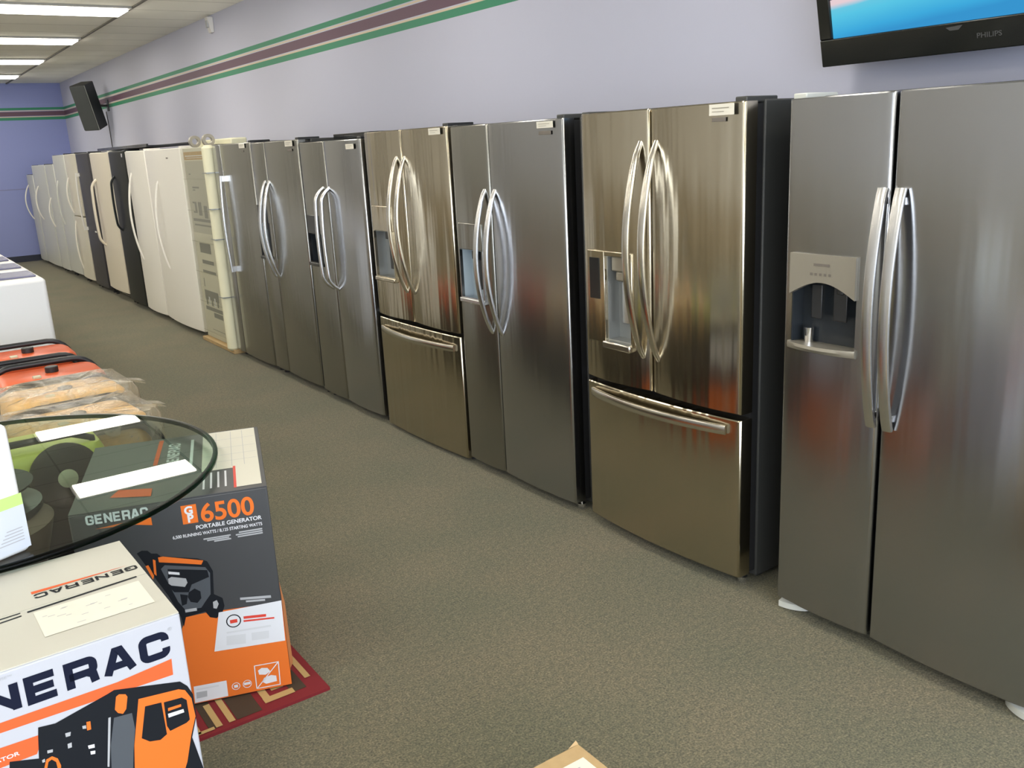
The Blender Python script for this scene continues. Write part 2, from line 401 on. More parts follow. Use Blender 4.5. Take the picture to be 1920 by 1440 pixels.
struct(MB().box(LX, WX, BY - .004, BY, 1.28, 1.29).build('trim_1', 'wood_seam'))
# main runners of the ceiling grid
struct(MB().box(2.415, 2.44, FY, BY, CH - .012, CH).build('trim_2', 'runner_dark'))

# ceiling lights, one thing each
ROWS = [17.12, 14.68, 12.24, 9.80, 7.36, 4.92, 2.48, .04, -2.40]
names_row = ['nearest the back wall', 'second from the back wall', 'third from the back wall', 'fourth from the back wall']
for ci, x0 in enumerate((1.19, -1.25, -3.69)):
    for ri, yc in enumerate(ROWS):
        seen = (ci == 0 and ri < 4)
        lab = ('long bright ceiling light panel over the aisle, ' + names_row[ri]) if seen else 'long ceiling light panel beyond the photographed part of the ceiling'
        t = thing('ceiling_light', lab, 'ceiling light', (x0 + .61, yc, CH), 0, 'ceiling light panels' if seen else 'unseen ceiling light panels')
        f = MB(); a, b = .61, .235
        f.box(-a, a, -b, -b + .03, -.020, 0); f.box(-a, a, b - .03, b, -.020, 0); f.box(-a, -a + .03, -b + .03, b - .03, -.018, 0); f.box(a - .03, a, -b + .03, b - .03, -.018, 0)
        f.build('light_frame', 'ceiling_metal', t)
        MB().box(-a + .03, a - .03, -b + .03, b - .03, -.040, -.004).build('diffuser', 'lamp_diffuser', t)

# ------------------------------------------------------------------ refrigerators
FX = 2.45      # plane of the door fronts
def door_mesh(y0, y1, z0, z1, bulge, hole=None, thick=.062, r=.012, cyc=None):
    """convex sheet-metal door; HOLE = (y0, y1, z0, z1) cut for the dispenser"""
    def fx(y):
        t = (y - y0) / (y1 - y0); x = -bulge * (1 - (2 * t - 1) ** 2)
        d = min(y - y0, y1 - y)
        if d < r: x += r - math.sqrt(max(0, r * r - (r - d) ** 2))
        return x
    ys = {y0, y1}
    for k in (.07, .3, .65, 1): ys |= {y0 + r * k, y1 - r * k}
    for i in range(1, 14): ys.add(y0 + (y1 - y0) * i / 14)
    zs = {z0, z1, z0 + .004, z1 - .004}
    if hole: ys |= {hole[0], hole[1]}; zs |= {hole[2], hole[3]}
    ys = sorted(ys); zs = sorted(zs); mb = MB(); vid = {}
    V = []
    def vv(i, j, back=False):
        k = (i, j, back)
        if k not in vid:
            z = zs[j]; x = thick if back else fx(ys[i]) + (.004 if z in (z0, z1) else 0)
            vid[k] = len(V); V.append((x, ys[i], z))
        return vid[k]
    F = []; n, m_ = len(ys), len(zs)
    for i in range(n - 1):
        for j in range(m_ - 1):
            if hole and hole[0] <= (ys[i] + ys[i+1]) / 2 <= hole[1] and hole[2] <= (zs[j] + zs[j+1]) / 2 <= hole[3]: continue
            F.append((vv(i, j), vv(i, j + 1), vv(i + 1, j + 1), vv(i + 1, j)))
    for i in range(n - 1):
        F.append((vv(i, 0), vv(i + 1, 0), vv(i + 1, 0, True), vv(i, 0, True)))
        F.append((vv(i, m_ - 1), vv(i, m_ - 1, True), vv(i + 1, m_ - 1, True), vv(i + 1, m_ - 1)))
        for j in range(m_ - 1): F.append((vv(i, j, True), vv(i + 1, j, True), vv(i + 1, j + 1, True), vv(i, j + 1, True)))
    for j in range(m_ - 1):
        F.append((vv(0, j), vv(0, j, True), vv(0, j + 1, True), vv(0, j + 1)))
        F.append((vv(n - 1, j), vv(n - 1, j + 1), vv(n - 1, j + 1, True), vv(n - 1, j, True)))
    mb.add(V, F); mb.fx = fx; return mb

def sect(c, u, v, hu, hv):
    """rounded flat bar section around c"""
    pts = []
    for j in range(12):
        a = 2 * PI * j / 12; ca, sa = math.cos(a), math.sin(a)
        pts.append(c + u * hu * math.copysign(abs(ca) ** .6, ca) + v * hv * math.copysign(abs(sa) ** .6, sa))
    return pts
def handle_mesh(style, fixed, a0, a1, x0, out, hw, th, axis='z', n=30):
    """door handle: runs along AXIS from a0 to a1 at the other coordinate FIXED, standing OUT from the door front x0"""
    mb = MB(); rings = []; P = []; W = []
    for i in range(n + 1):
        t = i / n
        if style == 'bow': g = math.sin(PI * t) ** .75; w = hw * (.7 + .3 * min(1, math.sin(PI * t) * 1.6))
        elif style == 'slab': g = .16 + .84 * math.sin(PI * t) ** .8; w = hw
        elif style == 'hook':
            e = .13; q = min(t, 1 - t) / e; g = 1 if q > 1 else math.sin(q * PI / 2) ** .8; g *= .8 + .2 * math.sin(PI * t); w = hw
        else: g = .72 + .28 * math.sin(PI * t); w = hw
        a = a0 + (a1 - a0) * t
        if style == 'hook': a = a0 + (a1 - a0) * (t if True else t)
        x = x0 - out * g + (.004 if style in ('bow', 'hook') else 0)
        P.append(Vector((x, fixed, a)) if axis == 'z' else Vector((x, a, fixed))); W.append(w)
    side = Y3 if axis == 'z' else Z3
    for i in range(n + 1):
        tg = (P[min(i + 1, n)] - P[max(i - 1, 0)]).normalized(); nrm = tg.cross(side).normalized()
        rings.append(sect(P[i], side, nrm, W[i], th))
    mb.rings(rings)
    if style in ('bar', 'slab'):
        for t in ((.03, .97) if style == 'bar' else (.05, .95)):
            a = a0 + (a1 - a0) * t; q = (P[round(t * n)].x) + .002; pw = .8 if style == 'bar' else .5; ph = .022 if style == 'bar' else .010
            if axis == 'z': mb.box(q, x0 + .003, fixed - hw * pw, fixed + hw * pw, a - ph, a + ph)
            else: mb.box(q, x0 + .003, a - ph, a + ph, fixed - hw * pw, fixed + hw * pw)
    return mb

def dispenser(door, fx, y0, y1, z0, z1, kind):
    xf = fx((y0 + y1) / 2) ; xr = max(fx(y0), fx(y1)); d = .050
    def cav(ya, yb, za, zb, m, name='dispenser_recess'):
        mb = MB(); e = .004; xo = xr + .001
        mb.box(d, d + e, ya, yb, za, zb); mb.box(xo, d, ya, ya + e, za, zb); mb.box(xo, d, yb - e, yb, za, zb)
        mb.box(xo, d, ya + e, yb - e, za, za + e); mb.box(xo, d, ya + e, yb - e, zb - e, zb)
        return mb.build(name, m, door)
    if kind == 'arched':
        zc = z1 - .105
        cav(y0, y1, z0, z1, 'cavity_dark')
        mb = MB(); n = 14; top = []; bot = []
        ring_f = []; ring_b = []
        for i in range(n + 1):
            t = i / n; y = y0 + (y1 - y0) * t; zb = zc - .028 + .045 * math.sin(PI * t)
            ring_f.append((y, zb))
        out = [(y1, z1), (y0, z1)]
        pts = ring_f + out
        mb.rings([[Vector((xf - .008, y, z)) for y, z in pts], [Vector((xf + .016, y, z)) for y, z in pts]])
        cp = mb.build('control_panel', 'panel_beige', door)
        F = (Vector((xf - .009, y1, 0)), -Y3, Z3); W_ = y1 - y0
        mb = MB(); mb.rect(F, W_ * .38, W_ * .62, z1 - .036, z1 - .028, .001)
        for k in range(5): mb.rect(F, W_ * (.33 + .07 * k), W_ * (.365 + .07 * k), z1 - .066, z1 - .058, .001)
        mb.build('panel_marking', 'panel_text', door)
        mb = MB(); rr = []
        for i in range(n + 1):
            t = i / n; y = y0 - .006 + (y1 - y0 + .012) * t; o = .030 * math.sin(PI * t) ** .7
            rr.append([Vector((xf + .004, y, z0 - .016)), Vector((xf - .004 - o * .7, y, z0 - .012)), Vector((xf - .006 - o, y, z0)), Vector((xf - .004 - o, y, z0 + .010)), Vector((d, y, z0 + .004)), Vector((d, y, z0 - .016))])
        mb.rings(rr); mb.build('drip_tray', 'panel_beige', door, smooth=40)
        mb = MB(); mb.cyl((.020, (y0 + y1) / 2 - .05, zc + .01), (0, 0, -1), .016, .03, 16); mb.box(.012, .02, (y0+y1)/2 - .075, (y0+y1)/2 - .025, z0 + .09, zc + .005)
        mb.build('dispenser_lever', 'black_plastic', door, bevel=.003); mb = MB()
        mb.box(.014, .022, (y0+y1)/2 + .02, (y0+y1)/2 + .06, z0 + .09, zc + .005)
        mb.build('dispenser_lever', 'black_plastic', door, bevel=.003)
        mb = MB(); mb.cyl((.030, y1 - .045, z0 + .004), (0, 0, 1), .015, .05, 14, r2=.018); mb.build('dispenser_nozzle', 'chrome', door, smooth=40)
    elif kind == 'side_panel':
        yc = y0 + (y1 - y0) * .60
        cav(y0, yc, z0 + .012, z1 - .02, 'cavity_silver')
        mb = MB(); e = .012
        mb.box(xf - .004, d, yc, y1, z0, z1); mb.box(xf - .004, xf + .02, y0, yc, z1 - .02, z1); mb.box(xf - .004, xf + .02, y0 - .006, y0 + .004, z0, z1)
        mb.build('control_panel', 'steel_warm', door, bevel=.003)
        MB().box(xf - .007, xf - .003, yc + .028, y1 - .018, z1 - .20, z1 - .03).build('display', 'black_gloss', door)
        MB().box(xf - .020, d, y0 - .004, yc + .004, z0 - .018, z0 + .012).build('drip_tray', 'handle_warm', door, bevel=.006)
        mb = MB(); mb.box(.004, .046, y0 + .035, yc - .01, z1 - .085, z1 - .022); mb.box(.010, .04, y0 + .05, yc - .03, z1 - .125, z1 - .085)
        mb.build('dispenser_nozzle', 'panel_beige', door, bevel=.006)
        mb = MB(); mb.box(.034, .046, y0 + .045, yc - .04, z0 + .08, z1 - .13); mb.build('dispenser_lever', 'handle_steel', door, bevel=.003)
    else:                                  # control panel above an open recess
        zc = z0 + (z1 - z0) * (.66 if kind != 'black' else .62)
        frame, cavm, pan = {'silver': ('steel_cool', 'cavity_blue', 'steel_dark'), 'silver_warm': ('steel_warm', 'cavity_silver', 'steel_warm'),
                            'black': ('black_gloss', 'cavity_dark', 'black_gloss'), 'black_top': ('black_plastic', 'cavity_blue', 'black_gloss')}[kind]
        cav(y0, y1, z0, zc, cavm)
        MB().box(xf - .004, d, y0, y1, zc, z1).build('control_panel', pan, door, bevel=.003)
        mb = MB(); mb.box(xf - .006, xf + .01, y0 - .005, y0 + .005, z0, zc); mb.box(xf - .006, xf + .01, y1 - .005, y1 + .005, z0, zc); mb.box(xf - .006, xf + .01, y0 + .005, y1 - .005, z0 + .008, z0 + .012)
        mb.build('dispenser_frame', frame, door)
        MB().box(xf - .018, d, y0 - .004, y1 + .004, z0 - .016, z0 + .008).build('drip_tray', frame if kind != 'silver' else 'handle_steel', door, bevel=.005)
        mb = MB(); mb.box(.008, .044, (y0 + y1) / 2 - .03, (y0 + y1) / 2 + .03, zc - .05, zc); mb.box(.026, .034, (y0+y1)/2 - .025, (y0+y1)/2 + .025, z0 + .05, zc - .05)
        mb.build('dispenser_lever', 'chrome' if kind == 'black' else 'black_plastic', door, bevel=.004)

def fridge(label, group, y0, y1, z0, ztop, doors, body='cabinet_grey', xoff=0.0, depth=.80, name='refrigerator', foot='black_plastic', top_hinge='black_plastic', cat='refrigerator', covers=False):
    """doors: dicts with a, b (y range), z (range), mat, bulge, handle, disp, sticker"""
    yc = (y0 + y1) / 2
    t = thing(name, label, cat, (FX + xoff, yc, 0), 0, group)
    hh = (y1 - y0) / 2
    hc = MB(); hc.box(.100, depth, -hh + .004, hh - .004, .025, ztop + .003); hc.box(.12, depth - .03, -hh + .05, hh - .05, .008, .03)
    hc.build('cabinet', body, t, bevel=.006)
    MB().box(.060, .101, -hh + .012, hh - .012, z0 + .006, ztop - .012).build('door_gasket', 'gasket', t)
    g = MB(); g.box(.125, .16, -hh + .02, hh - .02, .012, z0 - .006 if z0 > .03 else .02)
    for k in range(18):
        y = -hh + .05 + (2 * hh - .1) * k / 17; g.box(.119, .126, y - .008, y + .008, .016, max(.018, z0 - .010))
    g.build('toe_grille', 'black_plastic', t)
    for s in (-1, 1):
        m = MB(); m.cyl((.07, s * (hh - .045), 0), (0, 0, 1), .020, .022, 16); m.cyl((.07, s * (hh - .045), .0), (0, 0, 1), .006, .05, 8)
        m.build('leveling_foot', foot, t)
        if covers:
            m = MB(); rr = []
            for k in range(9):
                a_ = k / 8; y_ = s * (hh - .005 - .10 * a_); d_ = .060 * math.cos(a_ * PI / 2) ** .6
                rr.append([Vector((.075 - d_, y_, .004)), Vector((.075 - d_, y_, .026)), Vector((.078, y_, .040)), Vector((.078, y_, .004))])
            m.rings(rr); part_label(m.build('foot_cover', 'enamel_grey', t, smooth=40), 'pale foot cover at the corner')
        m = MB(); m.cyl((depth - .10, s * (hh - .05) - .012, .018), (0, 1, 0), .018, .024, 16); m.build('roller', 'black_plastic', t)
        m = MB(); m.box(.012, .17, s * (hh - .035) - .025, s * (hh - .035) + .025, ztop - .006, ztop + (.014 if s < 0 or covers else .005)); m.build('hinge_cover', top_hinge, t, bevel=.004)
    for d in doors:
        a, b = d['a'] - yc, d['b'] - yc; za, zb = d['z']; hole = None
        if d.get('disp'): q = d['disp']; hole = (q[0] - yc, q[1] - yc, q[2], q[3])
        mb = door_mesh(a, b, za, zb, d.get('bulge', .012), hole)
        dr = mb.build(d.get('name', 'door'), d['mat'], t, smooth=30)
        if hole: dispenser(dr, mb.fx, hole[0], hole[1], hole[2], hole[3], d['disp'][4])
        for h in d.get('handles', ()):
            st, fixed, p, q, out, hw, th, hm = h[:8]; ax = h[8] if len(h) > 8 else 'z'
            if ax == 'z': x0 = mb.fx(fixed - yc); hb = handle_mesh(st, fixed - yc, p, q, x0, out, hw, th)
            else: x0 = mb.fx((p + q) / 2 - yc) ; x0 = min(mb.fx(p - yc), mb.fx(q - yc)) ; hb = handle_mesh(st, fixed, p - yc, q - yc, x0, out, hw, th, 'y')
            hb.build('handle', hm, dr, smooth=45)
        if d.get('sticker'):
            sy0, sy1, sz0, sz1 = d['sticker'][:4]; x = mb.fx((sy0 + sy1) / 2 - yc) - .0025
            F = (Vector((x, sy1 - yc, 0)), -Y3, Z3); w_ = sy1 - sy0
            m = MB(); xa = min(mb.fx(sy0 - yc), mb.fx(sy1 - yc), x + .0025)
            m.box(xa - .0012, xa - .0004, sy0 - yc, sy1 - yc, sz0, sz1, 0)
            F = (Vector((xa - .0016, sy1 - yc, 0)), -Y3, Z3)
            m.rect(F, w_ * .12, w_ * .8, sz0 + (sz1 - sz0) * .60, sz0 + (sz1 - sz0) * .68, .0002, 1); m.rect(F, w_ * .12, w_ * .6, sz0 + (sz1 - sz0) * .30, sz0 + (sz1 - sz0) * .36, .0002, 1)
            m.build('paper_tag', ['paper', 'panel_beige'], dr)
        if d.get('badge'):
            by0, by1, bz0, bz1 = d['badge'][:4]; xa = min(mb.fx(by0 - yc), mb.fx(by1 - yc)) - .0018
            m = MB(); m.box(xa, xa + .003, by0 - yc, by1 - yc, bz0, bz1)
            m.build('badge', 'panel_text' if len(d['badge']) < 5 else d['badge'][4], dr, bevel=.001)
    return t

G = 'stainless refrigerators along the lavender wall'
hs = 'handle_steel'; hwm = 'handle_warm'
fridge('nearest side-by-side stainless refrigerator with arched ice dispenser, standing below the television', G, 1.06, 1.965, .05, 1.782, [
    dict(a=1.592, b=1.960, z=(.052, 1.780), mat='steel_cool', bulge=.012, disp=(1.680, 1.925, 1.000, 1.302, 'arched'), handles=[('slab', 1.606, .782, 1.510, .058, .0175, .008, hs)]),
    dict(a=1.065, b=1.582, z=(.052, 1.780), mat='steel_cool', bulge=.014, handles=[('slab', 1.548, .782, 1.510, .058, .0175, .008, hs)])],
    foot='chrome', top_hinge='enamel_grey', covers=True)
fridge('shiny stainless french-door refrigerator with water dispenser, bottom freezer drawer and dark open side', G, 2.135, 3.020, .045, 1.788, [
    dict(a=2.602, b=3.005, z=(.695, 1.786), mat='steel_warm', bulge=.022, disp=(2.690, 2.955, .862, 1.245, 'side_panel'), handles=[('bow', 2.642, .832, 1.668, .088, .017, .009, hwm)]),
    dict(a=2.140, b=2.594, z=(.695, 1.786), mat='steel_warm', bulge=.022, handles=[('bow', 2.556, .832, 1.668, .088, .017, .009, hwm)],
         sticker=(2.170, 2.282, 1.745, 1.782), badge=(2.208, 2.270, 1.724, 1.738)),
    dict(name='freezer_drawer', a=2.140, b=3.005, z=(.048, .672), mat='steel_warm', bulge=.030, handles=[('slab', .632, 2.195, 2.95, .060, .019, .009, hwm, 'y')])],
    foot='chrome', top_hinge='cabinet_grey')
fridge('side-by-side stainless refrigerator with square recessed dispenser, between the two shiny french-door ones', G, 3.118, 4.035, .045, 1.779, [
    dict(a=3.700, b=4.030, z=(.047, 1.777), mat='steel_dark', bulge=.012, disp=(3.775, 3.985, .925, 1.310, 'silver'), handles=[('bow', 3.738, .775, 1.475, .078, .016, .009, hs)]),
    dict(a=3.123, b=3.692, z=(.047, 1.777), mat='steel_cool', bulge=.014, handles=[('bow', 3.652, .775, 1.475, .078, .016, .009, hs)],
         sticker=(3.173, 3.288, 1.742, 1.769), badge=(3.190, 3.275, 1.714, 1.730))], foot='chrome', top_hinge='cabinet_grey')
fridge('golden-tinted stainless french-door refrigerator with freezer drawer, behind the plain side-by-side one', G, 4.060, 5.005, .02, 1.784, [
    dict(a=4.555, b=4.995, z=(.722, 1.782), mat='steel_warm', bulge=.018, disp=(4.700, 4.932, .950, 1.369, 'silver_warm'), handles=[('bow', 4.600, .890, 1.640, .085, .015, .009, hwm)]),
    dict(a=4.065, b=4.547, z=(.722, 1.782), mat='steel_warm', bulge=.018, handles=[('bow', 4.512, .890, 1.640, .085, .015, .009, hwm)], sticker=(4.098, 4.215, 1.745, 1.777)),
    dict(name='freezer_drawer', a=4.065, b=4.995, z=(.022, .702), mat='steel_warm', bulge=.018, handles=[('slab', .637, 4.110, 4.940, .055, .018, .009, hwm, 'y')])])
fridge('side-by-side stainless refrigerator with glossy black dispenser and hooked handles', G, 5.055, 5.985, .045, 1.752, [
    dict(a=5.588, b=5.980, z=(.047, 1.750), mat='steel_dark', bulge=.010, disp=(5.750, 5.945, .955, 1.280, 'black'), handles=[('hook', 5.640, .808, 1.462, .075, .014, .010, hs)]),
    dict(a=5.060, b=5.580, z=(.047, 1.750), mat='steel_cool', bulge=.016, handles=[('hook', 5.548, .808, 1.462, .075, .014, .010, hs)], sticker=(5.112, 5.222, 1.695, 1.725))])
fridge('dark-toned side-by-side stainless refrigerator with black display over a pale recess', G, 6.005, 6.920, .055, 1.775, [
    dict(a=6.642, b=6.915, z=(.057, 1.773), mat='steel_dark', bulge=.010, disp=(6.710, 6.895, .930, 1.322, 'black_top'), handles=[('bow', 6.676, .790, 1.498, .080, .016, .010, hs)]),
    dict(a=6.010, b=6.634, z=(.057, 1.773), mat='steel_dark', bulge=.014, handles=[('bow', 6.590, .790, 1.498, .080, .016, .010, hs)], sticker=(6.060, 6.195, 1.733, 1.775 - .004), badge=(6.08, 6.16, 1.700, 1.716))])
fridge('plain stainless refrigerator without dispenser, one bracket handle, beside the wrapped carton', G, 6.935, 7.840, .045, 1.782, [
    dict(a=7.640, b=7.835, z=(.047, 1.780), mat='steel_cool', bulge=.006),
    dict(a=6.940, b=7.632, z=(.047, 1.780), mat='steel_dark', bulge=.012, handles=[('bar', 7.585, .752, 1.535, .055, .014, .009, hs)], sticker=(7.012, 7.140, 1.742, 1.776), badge=(7.05, 7.09, 1.712, 1.726))])
G = 'enamelled refrigerators and freezers toward the back wall'
ew = 'enamel_white'
fridge('wide white refrigerator with slim bow handle, beside the wrapped carton', G, 8.800, 10.075, .045, 1.782, [
    dict(a=8.805, b=10.070, z=(.060, 1.780), mat=ew, bulge=.030, handles=[('bow', 9.600, .610, 1.480, .070, .014, .010, ew)], badge=(9.13, 9.19, 1.690, 1.702))], body=ew, top_hinge=ew, foot='chrome')
fridge('white refrigerator with long bow handle, next to the black one', G, 10.09, 10.935, .045, 1.787, [
    dict(a=10.095, b=10.93, z=(.060, 1.785), mat=ew, bulge=.025, handles=[('bow', 10.67, .620, 1.560, .075, .015, .010, ew)])], body=ew, top_hinge=ew)
fridge('glossy black refrigerator squeezed between white and cream ones', G, 10.95, 11.76, .060, 1.797, [
    dict(a=10.955, b=11.755, z=(.062, 1.795), mat='enamel_black', bulge=.020, handles=[('hook', 11.52, .90, 1.52, .060, .018, .012, 'enamel_black')], badge=(11.02, 11.07, 1.73, 1.77, 'chrome'))], body='enamel_black')
fridge('cream refrigerator with broad moulded handle, behind the black one', G, 11.80, 12.85, .050, 1.800, [
    dict(a=11.805, b=12.845, z=(.110, 1.798), mat='enamel_cream', bulge=.022, handles=[('hook', 12.60, .66, 1.48, .075, .034, .014, 'enamel_cream')])], body='enamel_cream', top_hinge=ew)
fridge('charcoal refrigerator with white handle, between two cream ones', G, 12.93, 13.76, .060, 1.812, [
    dict(a=12.935, b=13.755, z=(.062, 1.810), mat='enamel_charcoal', bulge=.014, handles=[('bar', 13.66, .80, 1.56, .060, .016, .010, ew)], badge=(13.1, 13.2, .79, .81, 'enamel_white'))], body='enamel_charcoal')
fridge('cream top-freezer refrigerator with two handles in one line, beyond the charcoal one', G, 13.84, 14.60, .080, 1.815, [
    dict(a=13.845, b=14.595, z=(.082, .96), mat='enamel_beige', bulge=.016, handles=[('bow', 14.45, .20, .90, .045, .014, .009, ew)]),
    dict(a=13.845, b=14.595, z=(.975, 1.813), mat='enamel_beige', bulge=.016, handles=[('bow', 14.45, 1.00, 1.50, .060, .016, .010, ew)])], body='enamel_beige')
fridge('pale grey-white full-height refrigerator, last of the tall ones', G, 14.66, 15.60, .090, 1.815, [
    dict(a=14.665, b=15.595, z=(.092, 1.813), mat='enamel_grey', bulge=.016, handles=[('bow', 15.35, .80, 1.45, .050, .014, .010, 'enamel_grey')])], body='enamel_grey')
fridge('lower grey-white freezer standing next to the last tall refrigerator', G, 15.66, 16.40, .07, 1.690, [
    dict(a=15.665, b=16.395, z=(.072, 1.688), mat='enamel_grey', bulge=.016, handles=[('bow', 16.25, .72, 1.18, .060, .014, .010, ew)])], body='enamel_grey', name='upright_freezer', cat='freezer')
fridge('grey-white upright freezer, second from the back wall, with curved handle', G, 16.48, 17.80, .06, 1.685, [
    dict(a=16.485, b=17.795, z=(.062, 1.683), mat='enamel_grey', bulge=.016, handles=[('bow', 17.30, .80, 1.35, .075, .014, .010, ew)])], body='enamel_grey', name='upright_freezer', cat='freezer')
fridge('shortest grey-white freezer in the back corner with handle against the wall', G, 17.86, 18.55, .05, 1.53, [
    dict(a=17.865, b=18.545, z=(.052, 1.528), mat='enamel_grey', bulge=.016, handles=[('bow', 18.40, .76, 1.36, .095, .016, .010, ew)])], body='enamel_grey', name='upright_freezer', cat='freezer')

# the appliance still in its wrapping
t = thing('wrapped_carton', 'tall printed appliance carton with cream foam corner post under clear film', 'carton', (FX, 8.315, 0))
m = MB(); m.box(.02, .78, -.455, .455, .035, 1.775); m.build('carton_body', 'carton_cream', t, bevel=.006)
F = (Vector((.02, .455, 0)), -Y3, Z3)
m = MB(); m.rect(F, .02, .70, 1.02, 1.66, .0015, 0); m.rect(F, .02, .70, 1.67, 1.74, .0015, 1); m.rect(F, .06, .6, 1.70, 1.708, .002, 2); m.rect(F, .10, .56, 1.685, 1.689, .002, 2)
for a, b, c_, d_ in ((.10, .16, 1.54, 1.55), (.16, .36, 1.42, 1.435), (.16, .24, 1.40, 1.41), (.10, .22, 1.20, 1.30), (.26, .36, 1.18, 1.30), (.06, .62, 1.125, 1.150), (.08, .60, 1.085, 1.100), (.42, .52, 1.16, 1.27)): m.rect(F, a, b, c_, d_, .0022, 3)
m.rect(F, .10, .16, 1.215, 1.285, .0026, 0)
for a, b, c_, d_ in ((.14, .46, .84, .93), (.16, .50, .74, .775), (.14, .52, .655, .68), (.12, .14, .52, .60), (.10, .50, .40, .49), (.08, .60, .30, .335), (.30, .56, .245, .29), (.20, .60, .12, .125)): m.rect(F, a, b, c_, d_, .002, 3)
for i in range(5): m.rect(F, .12 + .08 * i, .16 + .08 * i, .35, .43, .0026, 2 if i % 2 else 3)
m.build('printed_panel', ['carton_grey', 'carton_kraft', 'white_print', 'paper_text'], t)
m = MB()
m.lathe((-.01, -.40, .03), [(.038, 0), (.055, .02), (.055, 1.73), (.03, 1.755)], 20)
part_label(m.build('corner_post', 'foam_cream', t, smooth=40), 'cream foam corner post')
m = MB()
for z in (.50, 1.00, 1.255, 1.555): m.box(-.068, .02, -.46, -.34, z, z + .008); 
m.build('strapping', 'cavity_silver', t)
m = MB(); m.box(-.03, .80, -.46, .46, 0, .035); m.build('carton_base', 'carton_kraft', t, bevel=.004)
m = MB(); m.box(-.004, -.003, -.34, .458, .036, 1.772)
for k in range(6):
    z = .1 + .28 * k; m.box(-.007, -.004, -.34, .458, z, z + .006)
m.build('plastic_film', 'clear_film', t)
for i, (x, y, r) in enumerate(((.06, 8.50, .050), (.07, 8.14, .052))):
    m = MB(); c = (FX + x, y + .02, 1.776 + r)
    n = 28; rr = []
    for a, q in ((r, 0), (r, .045), (r * .55, .045), (r * .55, 0)):
        rr.append([Vector((c[0] + math.cos(2*PI*j/n) * a, c[1] - q, c[2] + math.sin(2*PI*j/n) * a)) for j in range(n)])
    m.rings(rr, 0, caps=False, loop=True)
    o = m.build('tape_roll', 'panel_beige', None, smooth=40)
    tag(o, 'roll of packing tape on the wrapped carton, ' + ('next to the white refrigerator' if i == 0 else 'next to the stainless refrigerator'), 'tape roll', 'tape rolls on the carton')
m = MB(); m.box(FX + .16, FX + .30, 7.82, 8.75, 1.776, 1.835)
tag(m.build('foam_strip', 'foam_cream', None, bevel=.012), 'cream foam packing strip lying on top of the wrapped carton', 'packing foam')
m = MB(); m.box(FX + .05, FX + .50, 10.15, 12.55, 1.817, 1.835); m.box(FX + .05, FX + .07, 10.15, 12.55, 1.835, 1.850); m.box(FX + .48, FX + .50, 10.15, 12.55, 1.835, 1.850)
tag(m.build('black_tray', 'black_gloss', None, bevel=.002), 'long flat black tray lying across the tops of the black and cream refrigerators', 'tray')
m = MB(); m.box(FX + .22, FX + .46, 5.25, 5.90, 1.764, 1.782); m.box(FX + .22, FX + .235, 5.25, 5.90, 1.782, 1.795)
tag(m.build('black_tray', 'black_gloss', None, bevel=.002), 'short flat black tray on top of the refrigerator with black dispenser', 'tray')

# ------------------------------------------------------------------ television, speaker, sensor
tl = math.radians(12.2)
t = thing('television', 'black wall-mounted television showing a turquoise sofa, tilted down above the nearest refrigerator', 'television', (3.10, 2.331, 1.907))
TU, TV = -Y3, Vector((-math.sin(tl), 0, math.cos(tl))); TN = TU.cross(TV)     # face normal toward the shop
def tb(m, a0, a1, b0, b1, d0, d1, mi=0):
    """box on the set: a along the width, b up the panel, d depth behind the front"""
    vs = [TU * a + TV * b - TN * d for b in (b0, b1) for d in (d0, d1) for a in (a0, a1)]
    m.add(vs, [(0, 2, 3, 1), (4, 5, 7, 6), (0, 1, 5, 4), (2, 6, 7, 3), (0, 4, 6, 2), (1, 3, 7, 5)], mi)
TW, TH, bs, bb, bt = 1.02, .66, .052, .098, .05
m = MB(); tb(m, 0, TW, 0, bb, 0, .045); tb(m, 0, TW, TH - bt, TH, 0, .045); tb(m, 0, bs, bb, TH - bt, 0, .045); tb(m, TW - bs, TW, bb, TH - bt, 0, .045)
m.build('bezel', 'tv_black', t, bevel=.004)
m = MB(); tb(m, .02, TW - .02, .02, TH - .02, .040, .075); tb(m, .12, TW - .12, .1, TH - .08, .075, .110); m.build('back_cover', 'black_plastic', t, bevel=.01)
m = MB(); sw, sh = TW - 2 * bs, TH - bb - bt
O = TU * bs + TV * bb - TN * .012
m.add([O, O + TU * sw, O + TU * sw + TV * sh, O + TV * sh], [(0, 1, 2, 3)])
scr = m.build('screen', 'tv_picture', t)
uv = scr.data.uv_layers.new(name='UVMap')
for p in scr.data.polygons:
    for li in p.loop_indices:
        co = Vector(scr.data.vertices[scr.data.loops[li].vertex_index].co) - O
        uv.data[li].uv = (co.dot(TU) / sw, co.dot(TV) / sh)
F = (O, TU, TV); m = MB()
m.flat(F, [(0, .135), (.10, .150), (.10, .30), (0, .30)], .001, 1); m.flat(F, [(.035, .145), (.075, .152), (.075, .30), (.035, .30)], .0015, 3)
m.flat(F, [(.078, .132), (.108, .137), (.108, .30), (.078, .30)], .002, 0)
m.flat(F, [(.50, .20), (.60, .115), (.655, .085), (.66, .30), (.50, .30)], .001, 1)
m.flat(F, [(.648, .09), (.662, .06), (.672, .066), (.668, .30), (.65, .30)], .002, 4); m.flat(F, [(.664, .10), (.682, .068), (.69, .30), (.664, .30)], .0025, 2); m.flat(F, [(.682, .08), (.75, .09), (.80, .30), (.69, .30)], .0028, 3)
m.build('screen_picture', ['tv_orange', 'tv_dark', 'tv_magenta', 'tv_blue', 'tv_white'], scr)
F = (Vector((0, 0, 0)), TU, TV)
text('brand_lettering', 'PHILIPS', F, .605, .040, .016, 'tv_mark', t, .001, 1.15, .02)
m = MB(); m.flat(F, [(.50, .085), (.56, .088), (.545, .074), (.515, .074)], .001); m.build('status_light', 'tv_mark', t)
